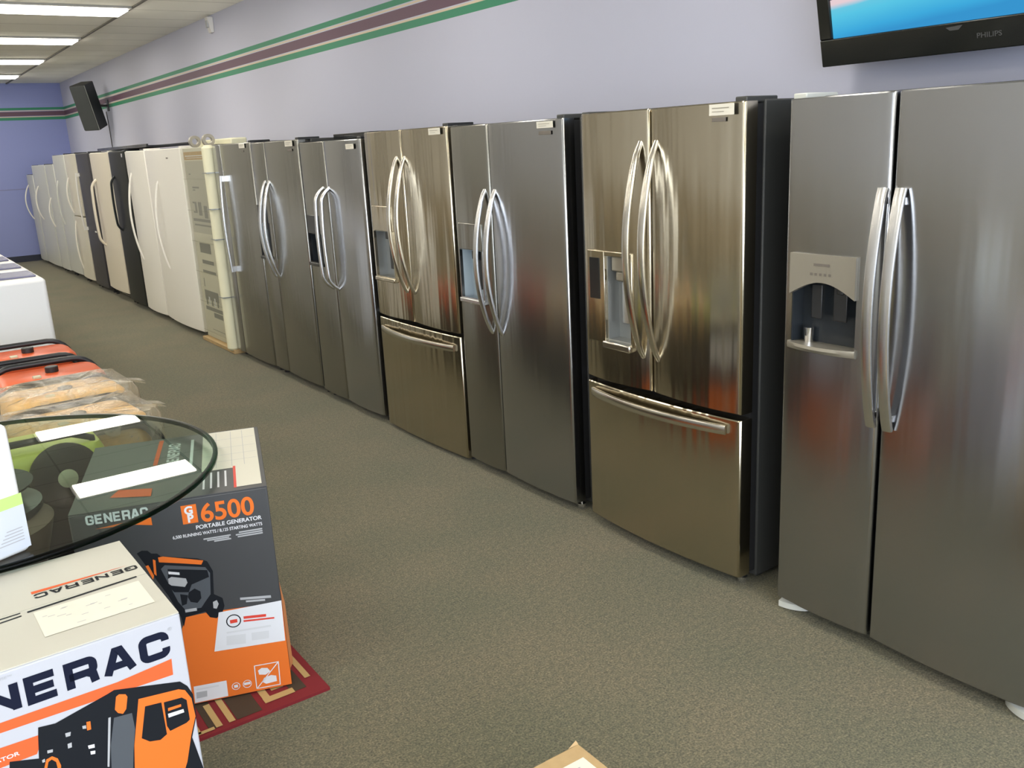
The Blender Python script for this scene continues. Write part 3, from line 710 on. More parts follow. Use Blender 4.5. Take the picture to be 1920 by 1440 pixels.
m = MB(); m.box(.10, .18, -.62, -.40, .10, .50); m.box(.02, .12, -.56, -.46, .22, .38); m.build('wall_bracket', 'black_plastic', t)

t = thing('loudspeaker', 'black loudspeaker angled down on the wall near the back corner', 'loudspeaker', (WX, 15.2, 2.50))
SM = Matrix.Translation((-.26, -.05, .0)) @ Matrix.Rotation(math.radians(42), 4, 'Z') @ Matrix.Rotation(math.radians(-17), 4, 'Y') @ Matrix.Translation((0, 0, -.33))
def sp(m, name, mt, **k):
    m.v = [tuple(SM @ Vector(v)) for v in m.v]; return m.build(name, mt, t, **k)
m = MB(); pr = [(-.15, -.13), (-.15, .13), (.11, .10), (.11, -.10)]
m.rings([[Vector((x, y, z)) for x, y in pr] for z in (0, .66)]); sp(m, 'speaker_cabinet', 'speaker_black', bevel=.012)
m = MB(); m.box(-.161, -.149, -.122, .122, .015, .645); sp(m, 'speaker_grille', 'speaker_grille', bevel=.004)
m = MB(); m.box(-.155, -.148, -.133, -.124, .005, .655); sp(m, 'edge_trim', 'cavity_silver')
m = MB(); m.tube([(0, .0, 0), (-.12, .0, 0), (-.28, 0, 0)], .018, 12); m.box(-.012, 0, -.05, .05, -.08, .08); m.build('wall_bracket', 'black_plastic', t)
m = MB(); m.tube([(3.268, 15.34, 2.42), (3.268, 15.30, 2.15), (3.272, 15.32, 1.95), (3.272, 15.30, 1.75)], .006, 6)
tag(m.build('speaker_cable', 'black_plastic'), 'thin dark cable hanging down the wall below the loudspeaker', 'cable')
t = thing('motion_sensor', 'small pale motion sensor high on the lavender wall under the ceiling', 'sensor', (WX - .001, 9.96, 2.92))
m = MB(); m.rings([[Vector(p) for p in ((0, -.055, 0), (0, .055, 0), (-.03, .04, 0), (-.03, -.04, 0))], [Vector(p) for p in ((0, -.06, .15), (0, .06, .15), (-.06, .045, .15), (-.06, -.045, .15))]]); m.build('sensor_housing', 'sensor_white', t, bevel=.006)
m = MB(); m.box(-.058, -.035, -.03, .03, .05, .12); m.build('sensor_lens', 'grey_print', t, bevel=.004)

# ------------------------------------------------------------------ rug
def rug_mat():
    pass
m = MB(); m.box(-.30, .945, 2.53, 3.98, 0.0, .010, 0)
rug = m.build('rug', mat('rug_red', (.20, .012, .018), .9), None)
tag(rug, 'dark red rug with tan geometric bars lying under the cartons and glass table', 'rug')
mat('rug_tan', (.50, .34, .14), .9); mat('rug_brown', (.055, .035, .020), .9)
FRg = (Vector((.945, 2.53, .010)), X3, Y3); m = MB()
m.keep = True
for a, b, c_, d_, k in ((-.045, -.025, .10, .33, 0), (-.11, -.06, .05, .34, 1), (-.20, -.10, .045, .075, 0), (-.199, -.175, .075, .15, 0), (-.16, -.12, .10, .20, 0), (-.30, -.22, .02, .20, 1), (-.325, -.305, .02, .20, 0), (-.385, -.345, .02, .20, 1), (-.365, -.345, .02, .16, 0), (-.43, -.41, .02, .20, 0), (-.43, -.37, .015, .03, 0), (-.56, -.48, .02, .20, 1), (-.60, -.58, .02, .20, 0)):
    m.rect(FRg, a, b, c_, d_, .0010 + .0010 * (1 - k) + .0003 * ((a * 7.3) % 1), k)
m.build('rug_pattern', ['rug_tan', 'rug_brown'], rug)

# ------------------------------------------------------------------ cartons
th = math.radians(1.6)
t = thing('generator_carton', 'white generator carton with large navy lettering, orange swoosh and black-and-orange machine picture', 'carton', (.398, 1.927, 0), th)
W_, D_, H_ = .70, .505, .735
m = MB(); m.box(-W_, 0, 0, D_, 0, H_ - .003); m.build('carton_body', 'carton_white', t, bevel=.004)
m = MB(); m.box(-W_ + .001, -.001, .0015, D_ * .5 - .001, H_ - .003, H_); m.box(-W_ + .001, -.001, D_ * .5 + .001, D_ - .001, H_ - .003, H_)
m.build('carton_flap', 'carton_top', t, bevel=.0008)
FF = (Vector((0, 0, 0)), X3, Z3)
m = MB(); m.keep = True; L0 = .0006
word(m, FF, 'GENERAC', -.5400, .6415, .064, .063, .0165, .0742, L0, 0)
m.build('brand_lettering', ['navy_ink'], t)
m = MB(); m.keep = True
m.flat(FF, [(-.032, .633), (-.034, .594), (-.157, .5985), (-.373, .605), (-.62, .618), (-.62, .628), (-.373, .627), (-.148, .624)], L0, 0)
m.build('brand_swoosh', ['swoosh_print'], t)
m = MB(); m.keep = True; m.flat(FF, [(-.30, .570), (-.385, .5735), (-.62, .585), (-.62, .53), (-.32, .53)], L0, 0); m.build('title_band', ['swoosh_print'], t)
text('title_lettering', 'PORTABLE GENERATOR', FF, -.350, .5435, .0085, 'white_print', t, .0012, 1.35, .03, 'RIGHT')
text('small_lettering', 'FOR USE™', FF, -.333, .716, .006, 'grey_print', t, .0008, 1.2, 0, 'RIGHT')
text('small_lettering', '®', FF, -.030, .700, .008, 'grey_print', t, .0008, 1.0, 0)
WHITE_ART = [('ink', 2, [(-0.3082, 0.5877), (-0.2768, 0.5827), (-0.1707, 0.6053), (-0.1568, 0.6091), (-0.0222, 0.572), (-0.0083, 0.5548), (0.001, 0.5299), (0.0004, 0.4731), (-0.0156, 0.4251), (-0.0018, 0.3358), (-0.0123, 0.2881), (-0.3794, 0.4796), (-0.3696, 0.5365), (-0.3183, 0.5188), (-0.3118, 0.5663)]), ('orange_print', 3, [(-0.1126, 0.5676), (-0.0282, 0.5551), (-0.0149, 0.5472), (-0.0039, 0.5215), (-0.0014, 0.4739), (-0.0162, 0.4339), (-0.0346, 0.3696), (-0.061, 0.3135), (-0.1508, 0.3604), (-0.1371, 0.4623)]), ('ink', 4, [(-0.1022, 0.5447), (-0.068, 0.5396), (-0.0674, 0.4582), (-0.0828, 0.4508), (-0.1048, 0.4572), (-0.12, 0.4727)]), ('ink', 4, [(-0.063, 0.5374), (-0.0242, 0.5326), (-0.0148, 0.5221), (-0.0146, 0.4715), (-0.0227, 0.4667), (-0.0596, 0.4629), (-0.0646, 0.4778)]), ('orange_print', 5, [(-0.0566, 0.52), (-0.0282, 0.5177), (-0.0283, 0.5115), (-0.057, 0.5127)]), ('white_print', 5, [(-0.0586, 0.5064), (-0.0247, 0.5035), (-0.0241, 0.4949), (-0.0582, 0.4966)]), ('steel_print', 3, [(-0.1667, 0.5457), (-0.1303, 0.5411), (-0.1297, 0.5), (-0.1405, 0.4515), (-0.1557, 0.3629), (-0.1953, 0.3836), (-0.1829, 0.4845)]), ('orange_print', 4, [(-0.1554, 0.5926), (-0.1489, 0.5957), (-0.1363, 0.5902), (-0.1334, 0.5829), (-0.14, 0.5556), (-0.148, 0.5472), (-0.1572, 0.5534), (-0.1622, 0.5637)]), ('grey_print', 4, [(-0.1776, 0.5507), (-0.1726, 0.5504), (-0.1842, 0.4851), (-0.1931, 0.4363), (-0.1968, 0.4382), (-0.1873, 0.4948)]), ('grey_print', 4, [(-0.2629, 0.5528), (-0.252, 0.5516), (-0.2544, 0.5428), (-0.2628, 0.5437)]), ('orange_print', 4, [(-0.2202, 0.5604), (-0.2124, 0.5587), (-0.2138, 0.5395), (-0.2218, 0.5401)]), ('grey_print', 4, [(-0.2292, 0.5547), (-0.222, 0.5533), (-0.2226, 0.5456), (-0.2293, 0.5476)]), ('grey_print', 4, [(-0.2624, 0.5269), (-0.2544, 0.527), (-0.2556, 0.5157), (-0.2632, 0.5162)]), ('white_print', 4, [(-0.2258, 0.5052), (-0.2131, 0.5031), (-0.2138, 0.4946), (-0.2255, 0.4971)]), ('white_print', 4, [(-0.2233, 0.49), (-0.2139, 0.4874), (-0.2151, 0.4799), (-0.2236, 0.4821)]), ('grey_print', 4, [(-0.301, 0.5299), (-0.2905, 0.5279), (-0.2916, 0.5214), (-0.3015, 0.5231)]), ('grey_print', 4, [(-0.3138, 0.5127), (-0.3083, 0.5139), (-0.3087, 0.5062), (-0.3136, 0.5067)]), ('orange_print', 4, [(-0.3128, 0.4925), (-0.3058, 0.5107), (-0.2945, 0.513), (-0.2852, 0.5032), (-0.2819, 0.4849), (-0.2831, 0.4776), (-0.2889, 0.4805), (-0.2894, 0.4966), (-0.2963, 0.506), (-0.303, 0.5034), (-0.3077, 0.4899)])]
PR = ['ink', 'orange_print', 'white_print', 'grey_print', 'steel_print', 'red_print', 'light_print']
m = MB(); m.keep = True
for c_, l_, p_ in WHITE_ART: m.flat(FF, p_, .0004 + .00035 * l_, PR.index(c_))
m.build('printed_machine', PR, t)
# top of the carton, read from the far side
FT = (Vector((-.005, .318, H_)), -X3, -Y3)
m = MB(); m.keep = True
word(m, FT, 'GENERAC', .004, -.001, .029, .026, .006, .0335, .0008, 0); m.build('top_lettering', ['ink'], t)
m = MB(); m.keep = True; m.flat(FT, [(.020, -.012), (.236, -.020), (.236, -.006), (.12, -.008)], .0008, 0); m.build('top_swoosh', ['swoosh_print'], t)
m = MB(); m.keep = True
FTn = (Vector((0, 0, H_)), X3, Y3)
m.flat(FTn, [(-.265, .230), (-.025, .245), (-.025, .253), (-.265, .238)], .0008); m.flat(FTn, [(-.33, .217), (-.278, .222), (-.278, .228), (-.33, .222)], .0008); m.flat(FTn, [(-.33, .236), (-.278, .238), (-.278, .243), (-.33, .241)], .0008)
m.build('tape_line', ['ink'], t)
m = MB(); m.keep = True; m.rect(FTn, -.255, -.028, .085, .222, .0012, 0)
random.seed(3)
for k in range(16):
    a = -.245 + random.random() * .19; b = .10 + random.random() * .10; m.rect(FTn, a, a + .006 + random.random() * .014, b, b + .0022, .0016, 1)
m.build('shipping_label', ['paper', 'grey_print'], t)

t = thing('generator_carton', 'dark grey and orange generator carton marked 6500, standing on the red rug', 'carton', (.852, 2.620, .0140), math.atan2(-.30, .954))
W_, D_, H_ = .565, .665, .695
m = MB(); m.box(-W_, 0, 0, D_, 0, H_ - .003); m.build('carton_body', 'carton_dark', t, bevel=.004)
m = MB(); m.box(-W_ + .001, -.001, .001, D_ - .001, H_ - .003, H_); m.build('carton_flap', 'carton_dark', t)
m = MB(); m.keep = True
BLACK_ART = [('orange_print', 1, [(-0.3058, 0.2829), (-0.2894, 0.3194), (-0.2261, 0.3223), (0.0021, 0.3107), (0.0045, 0.0018), (-0.3072, 0.0159), (-0.3132, 0.101)]), ('ink', 2, [(-0.3978, 0.5556), (-0.3832, 0.5623), (-0.3673, 0.5592), (-0.358, 0.5479), (-0.342, 0.5448), (-0.3326, 0.5335), (-0.2303, 0.5072), (-0.2039, 0.4924), (-0.1914, 0.4573), (-0.1985, 0.3797), (-0.1749, 0.3615), (-0.1725, 0.3342), (-0.1811, 0.3126), (-0.2005, 0.2966), (-0.2198, 0.3042), (-0.2313, 0.3268), (-0.2894, 0.3194), (-0.2994, 0.2882), (-0.3032, 0.3224), (-0.3291, 0.4004)]), ('orange_print', 3, [(-0.3411, 0.5319), (-0.3272, 0.5324), (-0.2146, 0.4977), (-0.2219, 0.4849), (-0.2816, 0.5011), (-0.3406, 0.5159)]), ('orange_print', 3, [(-0.3798, 0.5108), (-0.3713, 0.5123), (-0.3602, 0.4749), (-0.3647, 0.4629)]), ('orange_print', 3, [(-0.3564, 0.5285), (-0.3494, 0.524), (-0.3532, 0.4735), (-0.3593, 0.4811)]), ('steel_print', 3, [(-0.3383, 0.493), (-0.3258, 0.5034), (-0.2119, 0.4744), (-0.2006, 0.4526), (-0.208, 0.3817), (-0.227, 0.3592), (-0.2407, 0.3421), (-0.2864, 0.342), (-0.3044, 0.3755)]), ('ink', 4, [(-0.3195, 0.4893), (-0.2077, 0.4638), (-0.205, 0.4404), (-0.2582, 0.425), (-0.2699, 0.4012), (-0.311, 0.4097), (-0.3247, 0.4321)]), ('grey_print', 5, [(-0.3222, 0.4575), (-0.3121, 0.462), (-0.2719, 0.4487), (-0.2694, 0.4338), (-0.2785, 0.4213), (-0.3161, 0.4336), (-0.3233, 0.4416)]), ('white_print', 5, [(-0.3189, 0.4814), (-0.2878, 0.472), (-0.2879, 0.4636), (-0.319, 0.4724)]), ('ink', 5, [(-0.2699, 0.4012), (-0.2516, 0.4105), (-0.2363, 0.3975), (-0.2365, 0.3744), (-0.2497, 0.3607), (-0.2687, 0.368), (-0.2748, 0.3858)]), ('ink', 5, [(-0.2955, 0.3999), (-0.2739, 0.3922), (-0.2806, 0.3639), (-0.2952, 0.3604)]), ('grey_print', 5, [(-0.2887, 0.3458), (-0.2546, 0.3451), (-0.2543, 0.3351), (-0.2884, 0.3358)]), ('grey_print', 5, [(-0.2047, 0.3544), (-0.1926, 0.3585), (-0.1886, 0.3444), (-0.1964, 0.3293), (-0.2057, 0.3333)]), ('white_print', 3, [(-0.1924, 0.315), (-0.0002, 0.3166), (-0.0041, 0.174), (-0.222, 0.1839)]), ('grey_print', 4, [(-0.1237, 0.3521), (-0.0304, 0.3413), (-0.0302, 0.3324), (-0.1235, 0.344)]), ('grey_print', 4, [(-0.1076, 0.3393), (-0.0493, 0.3324), (-0.0495, 0.3257), (-0.1073, 0.3325)]), ('red_print', 4, [(-0.1212, 0.2861), (-0.0524, 0.28), (-0.0529, 0.2706), (-0.1211, 0.2772)]), ('red_print', 4, [(-0.1228, 0.2729), (-0.0285, 0.2639), (-0.0285, 0.2584), (-0.1224, 0.2666)]), ('light_print', 4, [(-0.1781, 0.2436), (-0.0421, 0.2394), (-0.0423, 0.2325), (-0.1783, 0.2375)]), ('light_print', 4, [(-0.18, 0.229), (-0.1215, 0.2248), (-0.125, 0.1912), (-0.1828, 0.1975)]), ('light_print', 4, [(-0.1038, 0.2242), (-0.0503, 0.2205), (-0.0529, 0.1934), (-0.1058, 0.1971)]), ('white_print', 2, [(-0.2991, 0.0767), (-0.1994, 0.0746), (-0.2005, 0.0186), (-0.3022, 0.0182)]), ('grey_print', 3, [(-0.2939, 0.0546), (-0.2612, 0.0534), (-0.2633, 0.0329), (-0.2956, 0.0326)]), ('light_print', 3, [(-0.2922, 0.0667), (-0.2243, 0.0653), (-0.2244, 0.0597), (-0.2924, 0.0612)])]
for c_, l_, p_ in BLACK_ART: m.flat(FF, [(min(a, -.0005), max(b - .0118, .002)) for a, b in p_], .0004 + .00035 * l_, PR.index(c_))
m.build('printed_artwork', PR, t)
mb = MB(); mb.keep = True
word(mb, FF, 'GENERAC', -.520, .656, .0225, .0300, .0062, .0250, .0008, 0); mb.build('brand_lettering', ['white_print'], t)
mb = MB(); mb.keep = True; mb.flat(FF, [(-.500, .641), (-.42, .648), (-.342, .651), (-.342, .626), (-.40, .638)], .0008, 0); mb.build('brand_swoosh', ['orange_print'], t)
mb = MB(); mb.keep = True; mb.rect(FF, -.256, -.212, .612, .672, .0008, 0); mb.build('model_badge', ['orange_print'], t)
text('model_lettering', 'G', FF, -.248, .643, .024, 'white_print', t, .0014, 1.0, .06); text('model_lettering', 'P', FF, -.242, .617, .024, 'white_print', t, .0014, 1.0, .06)
text('model_number', '6500', FF, -.204, .611, .058, 'orange_print', t, .0010, .96, .028)
text('small_lettering', 'PORTABLE GENERATOR', FF, -.028, .590, .0125, 'white_print', t, .0010, 1.0, .03, 'RIGHT')
text('small_lettering', '6,500 RUNNING WATTS / 8,125 STARTING WATTS', FF, -.028, .570, .0100, 'white_print', t, .0010, .82, .03, 'RIGHT')
mb = MB(); mb.keep = True
for a, b, z in ((-.205, -.125, .552), (-.175, -.125, .540), (-.195, -.13, .546), (-.100, -.030, .556), (-.110, -.030, .549), (-.105, -.030, .542)): mb.rect(FF, a, b, z, z + .0045, .0008, 0)
mb.build('fine_print', ['grey_print'], t)
def ring(mb, F, cx, cy, r, t_, lift, mi=0, n=20, a0=0, a1=2 * PI):
    strip(mb, F, [(cx + r * math.cos(a0 + (a1 - a0) * i / n), cy + r * math.sin(a0 + (a1 - a0) * i / n)) for i in range(n + 1)], t_, lift, mi)
mb = MB(); mb.keep = True
ring(mb, FF, -.152, .265, .021, .0035, .0018, 0); mb.rect(FF, -.163, -.141, .258, .270, .002, 1)
mb.build('certification_seal', ['ink', 'red_print', 'white_print'], t); mb = MB(); mb.keep = True
ring(mb, FF, -.173, .036, .012, .002, .0018, 2); mb.rect(FF, -.179, -.167, .031, .041, .002, 2); mb.build('certification_seal', ['ink', 'red_print', 'white_print'], t); mb = MB(); mb.keep = True; ring(mb, FF, -.138, .036, .013, .002, .0018, 2); mb.rect(FF, -.148, -.128, .033, .042, .002, 2)
mb.build('certification_seal', ['ink', 'red_print', 'white_print'], t)
mb = MB(); mb.keep = True
q = [(-.111, .012), (-.037, .010), (-.034, .092), (-.109, .094), (-.111, .012)]; strip(mb, FF, q, .003, .0018, 2); strip(mb, FF, [(-.110, .012), (-.035, .091)], .003, .0018, 2)
mb.flat(FF, [(-.100, .075), (-.088, .082), (-.070, .078), (-.062, .064), (-.078, .055), (-.098, .060)], .0018, 2); mb.flat(FF, [(-.084, .045), (-.062, .050), (-.046, .044), (-.046, .024), (-.080, .022), (-.092, .032)], .0018, 2)
mb.build('safety_symbol', ['ink', 'red_print', 'white_print'], t)
# print on the lid
FT = (Vector((0, 0, H_)), X3, Y3); mb = MB(); mb.keep = True
mb.rect(FT, -.195, -.014, .22, .655, .0008, 0); mb.rect(FT, -.092, -.014, .03, .22, .0008, 0); mb.rect(FT, -.335, -.20, .43, .655, .0008, 0 + 5)
mb.rect(FT, -.097, -.089, .025, .235, .0012, 1)
for k in range(4): mb.rect(FT, -.19 + .022 * k, -.184 + .022 * k, .05, .20, .0012, 2)
for z in (.30, .37, .45, .55): mb.rect(FT, -.190, -.018, z, z + .002, .0012, 3)
for x in (-.15, -.10, -.06): mb.rect(FT, x, x + .0015, .24, .64, .0012, 3)
mb.flat(FT, [(-.352, .36), (-.338, .36), (-.330, .64), (-.345, .64)], .0012, 4); mb.flat(FT, [(-.46, .10), (-.34, .06), (-.34, .13), (-.44, .16)], .0012, 4)
mb.rect(FT, -.235, -.225, .28, .60, .0012, 2)
mb.build('lid_print', ['carton_cream', 'red_print', 'white_print', 'grey_print', 'swoosh_print', 'carton_dark'], t)
mb = MB(); mb.keep = True; FR_ = (Vector((0, 0, 0)), Y3, Z3); mb.rect(FR_, .002, D_ - .002, .002, .32, .0008, 0); mb.rect(FR_, .10, .55, .45, .60, .0008, 1); mb.build('side_print', ['orange_print', 'white_print'], t)
FS = (Vector((-.325, .44, H_)), Y3, -X3); mb = MB(); mb.keep = True
word(mb, FS, 'GENERAC', -.10, -.055 - .0, .030, .040, .008, .0345, .0012, 0); mb.build('lid_lettering', ['light_print'], t)
mb = MB(); mb.box(0, .002, .02, .25, .04, .26); 
mb.rings([[Vector((.001, .03, .28)), Vector((.010, .05, .27)), Vector((.001, .16, .30))], [Vector((.001, .03, .04)), Vector((.012, .05, .05)), Vector((.001, .16, .04))]])
part_label(mb.build('torn_flap', 'carton_orange_side', t), 'torn orange-brown side flap')

t = thing('kraft_carton', 'brown cardboard box with a white label, on the carpet in the aisle foreground', 'carton', (1.158, 1.497, 0))
m = MB(); m.box(-.42, 0, -.52, 0, 0, .290); m.build('carton_body', 'carton_kraft', t, bevel=.003)
m = MB(); m.box(-.419, -.001, -.259, -.001, .290, .293); m.box(-.419, -.001, -.519, -.261, .290, .293)
m.add([(-.10, 0, .290), (.0, 0, .290), (.0, 0, .293), (-.10, 0, .293), (-.004, .004, .303), (-.03, .001, .293)], [(0, 1, 2, 3), (2, 4, 5)])
m.build('carton_flap', 'carton_kraft', t)
FTk = (Vector((0, 0, .293)), X3, Y3); m = MB(); m.keep = True; m.rect(FTk, -.145, -.022, -.20, -.045, .0008, 0)
for k in range(5): m.rect(FTk, -.13, -.05 - .01 * k, -.07 - .02 * k, -.067 - .02 * k, .0012, 1)
m.build('carton_label', ['paper', 'grey_print'], t)

# ------------------------------------------------------------------ glass table
GX, GY, GR = .083, 3.160, .757
t = thing('glass_table', 'round clear glass table with green edge on a dark brown pedestal', 'table', (GX, GY, .0115))
t0 = -.0115
m = MB(); rr = []
n = 96; z1, z0 = .757 + t0, .742 + t0
m.rings([[Vector((math.cos(2*PI*j/n) * r, math.sin(2*PI*j/n) * r, z)) for j in range(n)] for r, z in ((GR - .0155, z0), (GR - .0153, z1))], caps=True)
m.build('tabletop', 'table_glass', t)
m = MB()
m.rings([[Vector((math.cos(2*PI*j/n) * r, math.sin(2*PI*j/n) * r, z)) for j in range(n)] for r, z in ((GR - .015, z0), (GR - .003, z0), (GR, z0 + .003), (GR, z1 - .003), (GR - .003, z1), (GR - .015, z1))], caps=False, loop=True)
part_label(m.build('glass_edge', 'glass_rim', t, smooth=50), 'dark green bevelled glass edge')
m = MB(); m.lathe((0, 0, 0), [(.30, 0), (.31, .015), (.30, .035), (.22, .06), (.19, .10), (.17, .25), (.185, .42), (.225, .56), (.235, .60), (.20, .63)], 48)
m.build('pedestal', 'pedestal_brown', t, smooth=40)
m = MB(); m.lathe((0, 0, 0), [(.20, .63), (.21, .64), (.21, .66), (.12, .68), (.10, .70), (.19, .72), (.195, .729), (.16, .7295)], 48)
part_label(m.build('pedestal_collar', 'black_tube', t, smooth=40), 'black metal collar under the glass')

# paper carton standing on the glass
t = thing('product_box', 'upright white box with a green band, standing on the glass table', 'box', (.186, 2.471, .7575), math.radians(24))
m = MB(); m.box(-.30, 0, 0, .10, 0, .335); m.build('box_body', 'card_white', t, bevel=.016, seg=3)
FB = (Vector((0, -.0008, 0)), X3, Z3)
m = MB(); m.keep = True; m.flat(FB, [(-.298, .125), (-.002, .125), (-.002, .155), (-.298, .159)], 0, 0); m.build('green_band', [mat('band_green', (.50, .68, .22), .5)], t)
m = MB(); m.keep = True; m.rect(FB, -.298, -.002, .012, .125, 0, 0); 
for k in range(5): m.rect(FB, -.08 + .006 * k, -.015, .035 + .008 * k, .0375 + .008 * k, .0005, 1)
m.build('lower_panel', [mat('panel_pale_blue', (.58, .62, .72), .5), 'grey_print'], t)

# ------------------------------------------------------------------ generators
def rrect(w, d, r, n=5):
    pts = []
    for cx, cy, a0 in ((w - r, d - r, 0), (-w + r, d - r, PI / 2), (-w + r, -d + r, PI), (w - r, -d + r, 3 * PI / 2)):
        for k in range(n + 1): a = a0 + PI / 2 * k / n; pts.append((cx + r * math.cos(a), cy + r * math.sin(a)))
    return pts
def hoop(w, z0, z1, y, r=.10):
    P = [(-w, y, z0)]
    for k in range(7): a = PI - PI / 2 * k / 6; P.append((-w + r + r * math.cos(a), y, z1 - r + r * math.sin(a)))
    for k in range(7): a = PI / 2 - PI / 2 * k / 6; P.append((w - r + r * math.cos(a), y, z1 - r + r * math.sin(a)))
    P.append((w, y, z0)); return P
def generator(label, x, y, paint, wrap, rz=0.0, group=None):
    t = thing('portable_generator', label, 'generator', (x, y, 0), rz, group)
    w, d = .285, .215
    m = MB()
    for s in (-1, 1): m.tube(hoop(w, .10, .62 if s > 0 else .60, s * d, .13), .0165, 10)
    for s in (-1, 1):
        m.tube([(s * w, -d, .12), (s * w, d, .12)], .0165, 10); m.tube([(s * w, -d, .40), (s * w, d, .40)], .012, 8)
    m.tube([(-w, -d, .12), (w, -d, .12)], .0165, 10); m.tube([(-w, d, .12), (w, d, .12)], .0165, 10)
    m.tube(hoop(w - .03, .40, .585, -d - .006, .10), .011, 8)
    m.build('tube_frame', 'black_tube', t, smooth=50)
    m = MB(); o = rrect(w - .020, d - .018, .07)
    rr = []
    for s, z in ((.86, .425), (1, .45), (1, .56 + wrap * .02), (.97, .585 + wrap * .02), (.88, .600 + wrap * .02)): rr.append([Vector((a * s, b * s, z)) for a, b in o])
    m.rings(rr); tk = m.build('fuel_tank', paint, t, smooth=50)
    m = MB(); m.cyl((.02, .03, .596), (0, 0, 1), .034, .035, 20); m.build('fuel_cap', 'black_plastic', tk, bevel=.005)
    m = MB(); m.box(-.09, -.05, -.10, -.06, .596, .612 + .014 * wrap); m.build('fuel_gauge', 'hub_cream', tk, bevel=.003)
    m = MB(); m.box(-.24, .02, -.16, .16, .14, .40); m.cyl((-.12, -.16, .27), (0, -1, 0), .10, .05, 28)
    for k in range(6): m.box(-.22, -.02, -.165 + .06 * k, -.15 + .06 * k, .40, .425)
    m.build('engine', 'engine_metal', t, bevel=.008)
    m = MB(); m.cyl((.02, 0, .25), (1, 0, 0), .115, .22, 28); m.build('alternator', 'engine_metal', t, smooth=40)
    m = MB(); m.box(-.20, .22, -d + .002, -d + .06, .20, .40); pn = m.build('outlet_panel', 'black_plastic', t, bevel=.006)
    m = MB()
    for k in range(3): m.cyl((-.10 + .11 * k, -d + .003, .30), (0, -1, 0), .028, .010, 18)
    m.build('outlet', 'grey_print', pn)
    for s in (-1, 1):
        m = MB(); m.cyl((-w + .02, s * (d - .05) - .03, .10), (0, 1, 0), .10, .06, 28); wh = m.build('wheel', 'rubber', t, bevel=.01)
        m = MB(); m.cyl((-w + .02, s * (d - .05) - .034, .10), (0, 1, 0), .045, .068, 20); m.build('hub', 'hub_cream', wh)
        m = MB(); m.cyl((w - .03, s * (d - .03), 0), (0, 0, 1), .022, .11, 14); m.build('foot', 'rubber', t)
    if wrap:
        random.seed(int(y * 10)); m = MB(); n = 22; rr = []
        o = rrect(w + .025, d + .022, .07, 5)
        for s, z in ((1.03, .22), (1.0, .36), (1.02, .50), (1.0, .605), (.95, .640), (.72, .648), (.35, .640)):
            rr.append([Vector((a * s * (1 + random.uniform(-.012, .014)), b * s * (1 + random.uniform(-.014, .014)), z + random.uniform(-.006, .008))) for a, b in o])
        m.rings(rr, caps=False); m.add(rr[-1], [tuple(range(len(o)))]); cp = m.build('plastic_wrap', 'plastic_film', t, smooth=25)
        part_label(cp, 'crumpled clear plastic wrap over the tank')
        m = MB(); random.seed(5); 
        P0 = [Vector((w - .02, d * .2, .60)), Vector((w + .05, d * .4, .59)), Vector((w + .11, d * .42, .575)), Vector((w + .12, d * .1, .57)), Vector((w + .04, -.02, .60))]
        m.add([p for p in P0] + [p + Vector((0, .01, .012)) for p in P0], [(0, 1, 4), (1, 2, 3, 4), (5, 9, 6), (6, 9, 8, 7), (1, 6, 7, 2)])
        m.build('wrap_corner', 'plastic_film', t)
    return t
G = 'portable generators in the row behind the glass table'
generator('orange-tanked portable generator, farthest of the row, touching the white washer side', .625, 6.12, 'orange_paint', False, 0, G)
generator('orange-tanked portable generator with black tube frame, just behind the plastic-wrapped ones', .650, 5.42, 'orange_paint', False, 0, G)
generator('tan-tanked generator in crumpled clear plastic, next to the orange one', .625, 4.85, 'tan_paint', True, math.radians(3), G)
generator('tan-tanked generator in clear plastic, nearest the glass table', .585, 4.28, 'tan_paint', True, math.radians(5), G)

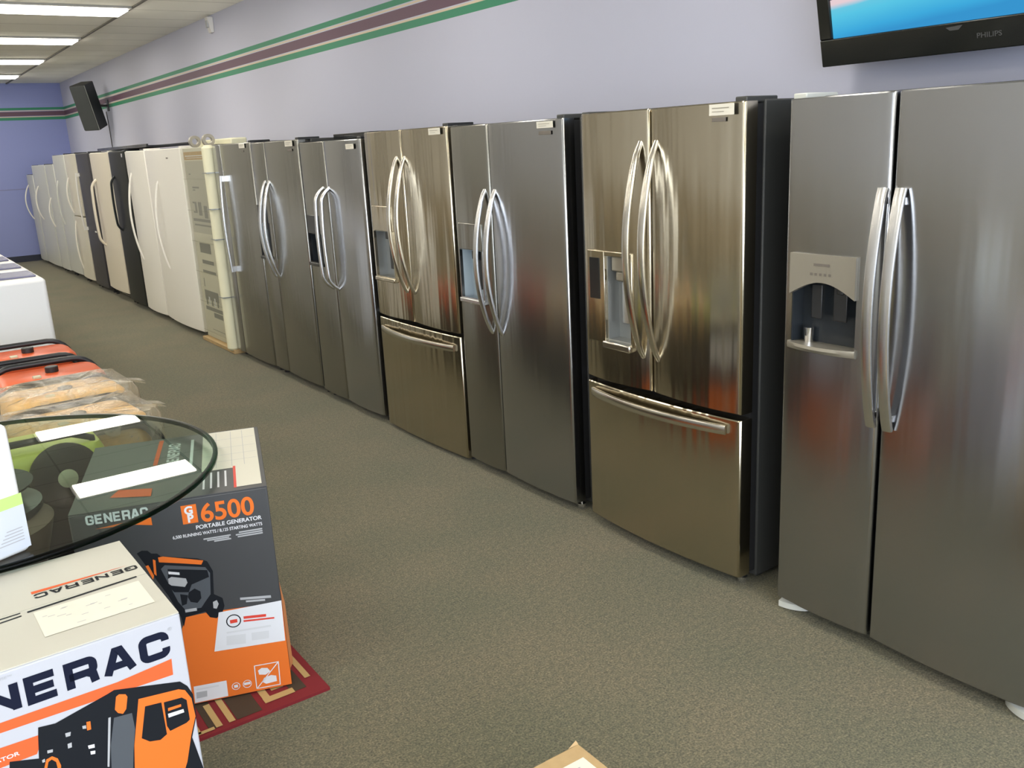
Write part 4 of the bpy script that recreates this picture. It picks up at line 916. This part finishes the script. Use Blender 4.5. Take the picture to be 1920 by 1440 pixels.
t = thing('lime_generator', 'lime green machine with black wheel and cream hub, seen through the glass table', 'generator', (.33, 3.83, .0115))
m = MB(); o = rrect(.26, .16, .05); m.rings([[Vector((a * s, b * s, z)) for a, b in o] for s, z in ((1, .545), (1, .615), (.95, .645), (.90, .65))]); m.build('top_housing', 'lime_plastic', t, smooth=45)
m = MB(); o = rrect(.235, .15, .05); m.rings([[Vector((a, b, z)) for a, b in o] for z in (.02, .545)]); m.build('lower_housing', 'black_plastic', t, bevel=.01)
m = MB(); m.lathe((.10, -.165, .555), [(.06, -.01), (.115, 0), (.125, .02), (.125, .05), (.11, .065), (.04, .07)], 36, axis='y'); wh = m.build('wheel', 'rubber', t, smooth=45)
m = MB(); m.lathe((.10, -.165, .555), [(.036, .060), (.034, .078), (.015, .082)], 24, axis='y'); m.build('hub', 'hub_cream', wh, smooth=45)
m = MB(); m.tube([(-.22, -.12, .60), (-.22, -.12, .66), (-.15, -.12, .69), (.15, -.12, .69), (.22, -.12, .66), (.22, -.12, .60)], .014, 8); m.build('carry_handle', 'black_plastic', t, smooth=50)

# ------------------------------------------------------------------ washers
G = 'white washing machines in the row toward the back wall'
def washer(label, y):
    t = thing('washing_machine', label, 'washing machine', (0, y, 0), 0, G)
    m = MB(); m.box(.30, .985, 0.02, .68, .02, .895); m.build('washer_body', 'washer_white', t, bevel=.028, seg=4)
    m = MB(); m.box(.42, .945, .17, .56, .896, .910); m.build('lid', 'washer_lid', t, bevel=.006)
    m = MB(); m.rings([[Vector(p) for p in ((.28, s, .895), (.43, s, .895), (.40, s, 1.03), (.36, s, 1.06), (.28, s, 1.06))] for s in (.03, .67)]); c = m.build('control_console', 'washer_white', t, bevel=.01)
    m = MB()
    for k in range(3): m.cyl((.41, .15 + .18 * k, .96), (1, 0, .2), .026, .022, 18)
    m.build('control_knob', 'grey_print', c)
    for x in (.35, .93):
        for yy in (.07, .63): MB().cyl((x, yy, 0), (0, 0, 1), .022, .025, 12).build('foot', 'rubber', t)
    return t
for i, l in enumerate(('white top-loading washing machine right behind the orange generators, whole side showing', 'second white washing machine behind the orange generators, only its lid showing',
                       'third white washing machine behind the orange generators', 'fourth white washing machine, well behind the orange generators', 'farthest white washing machine in the row, barely showing')):
    washer(l, 7.42 + .76 * i)
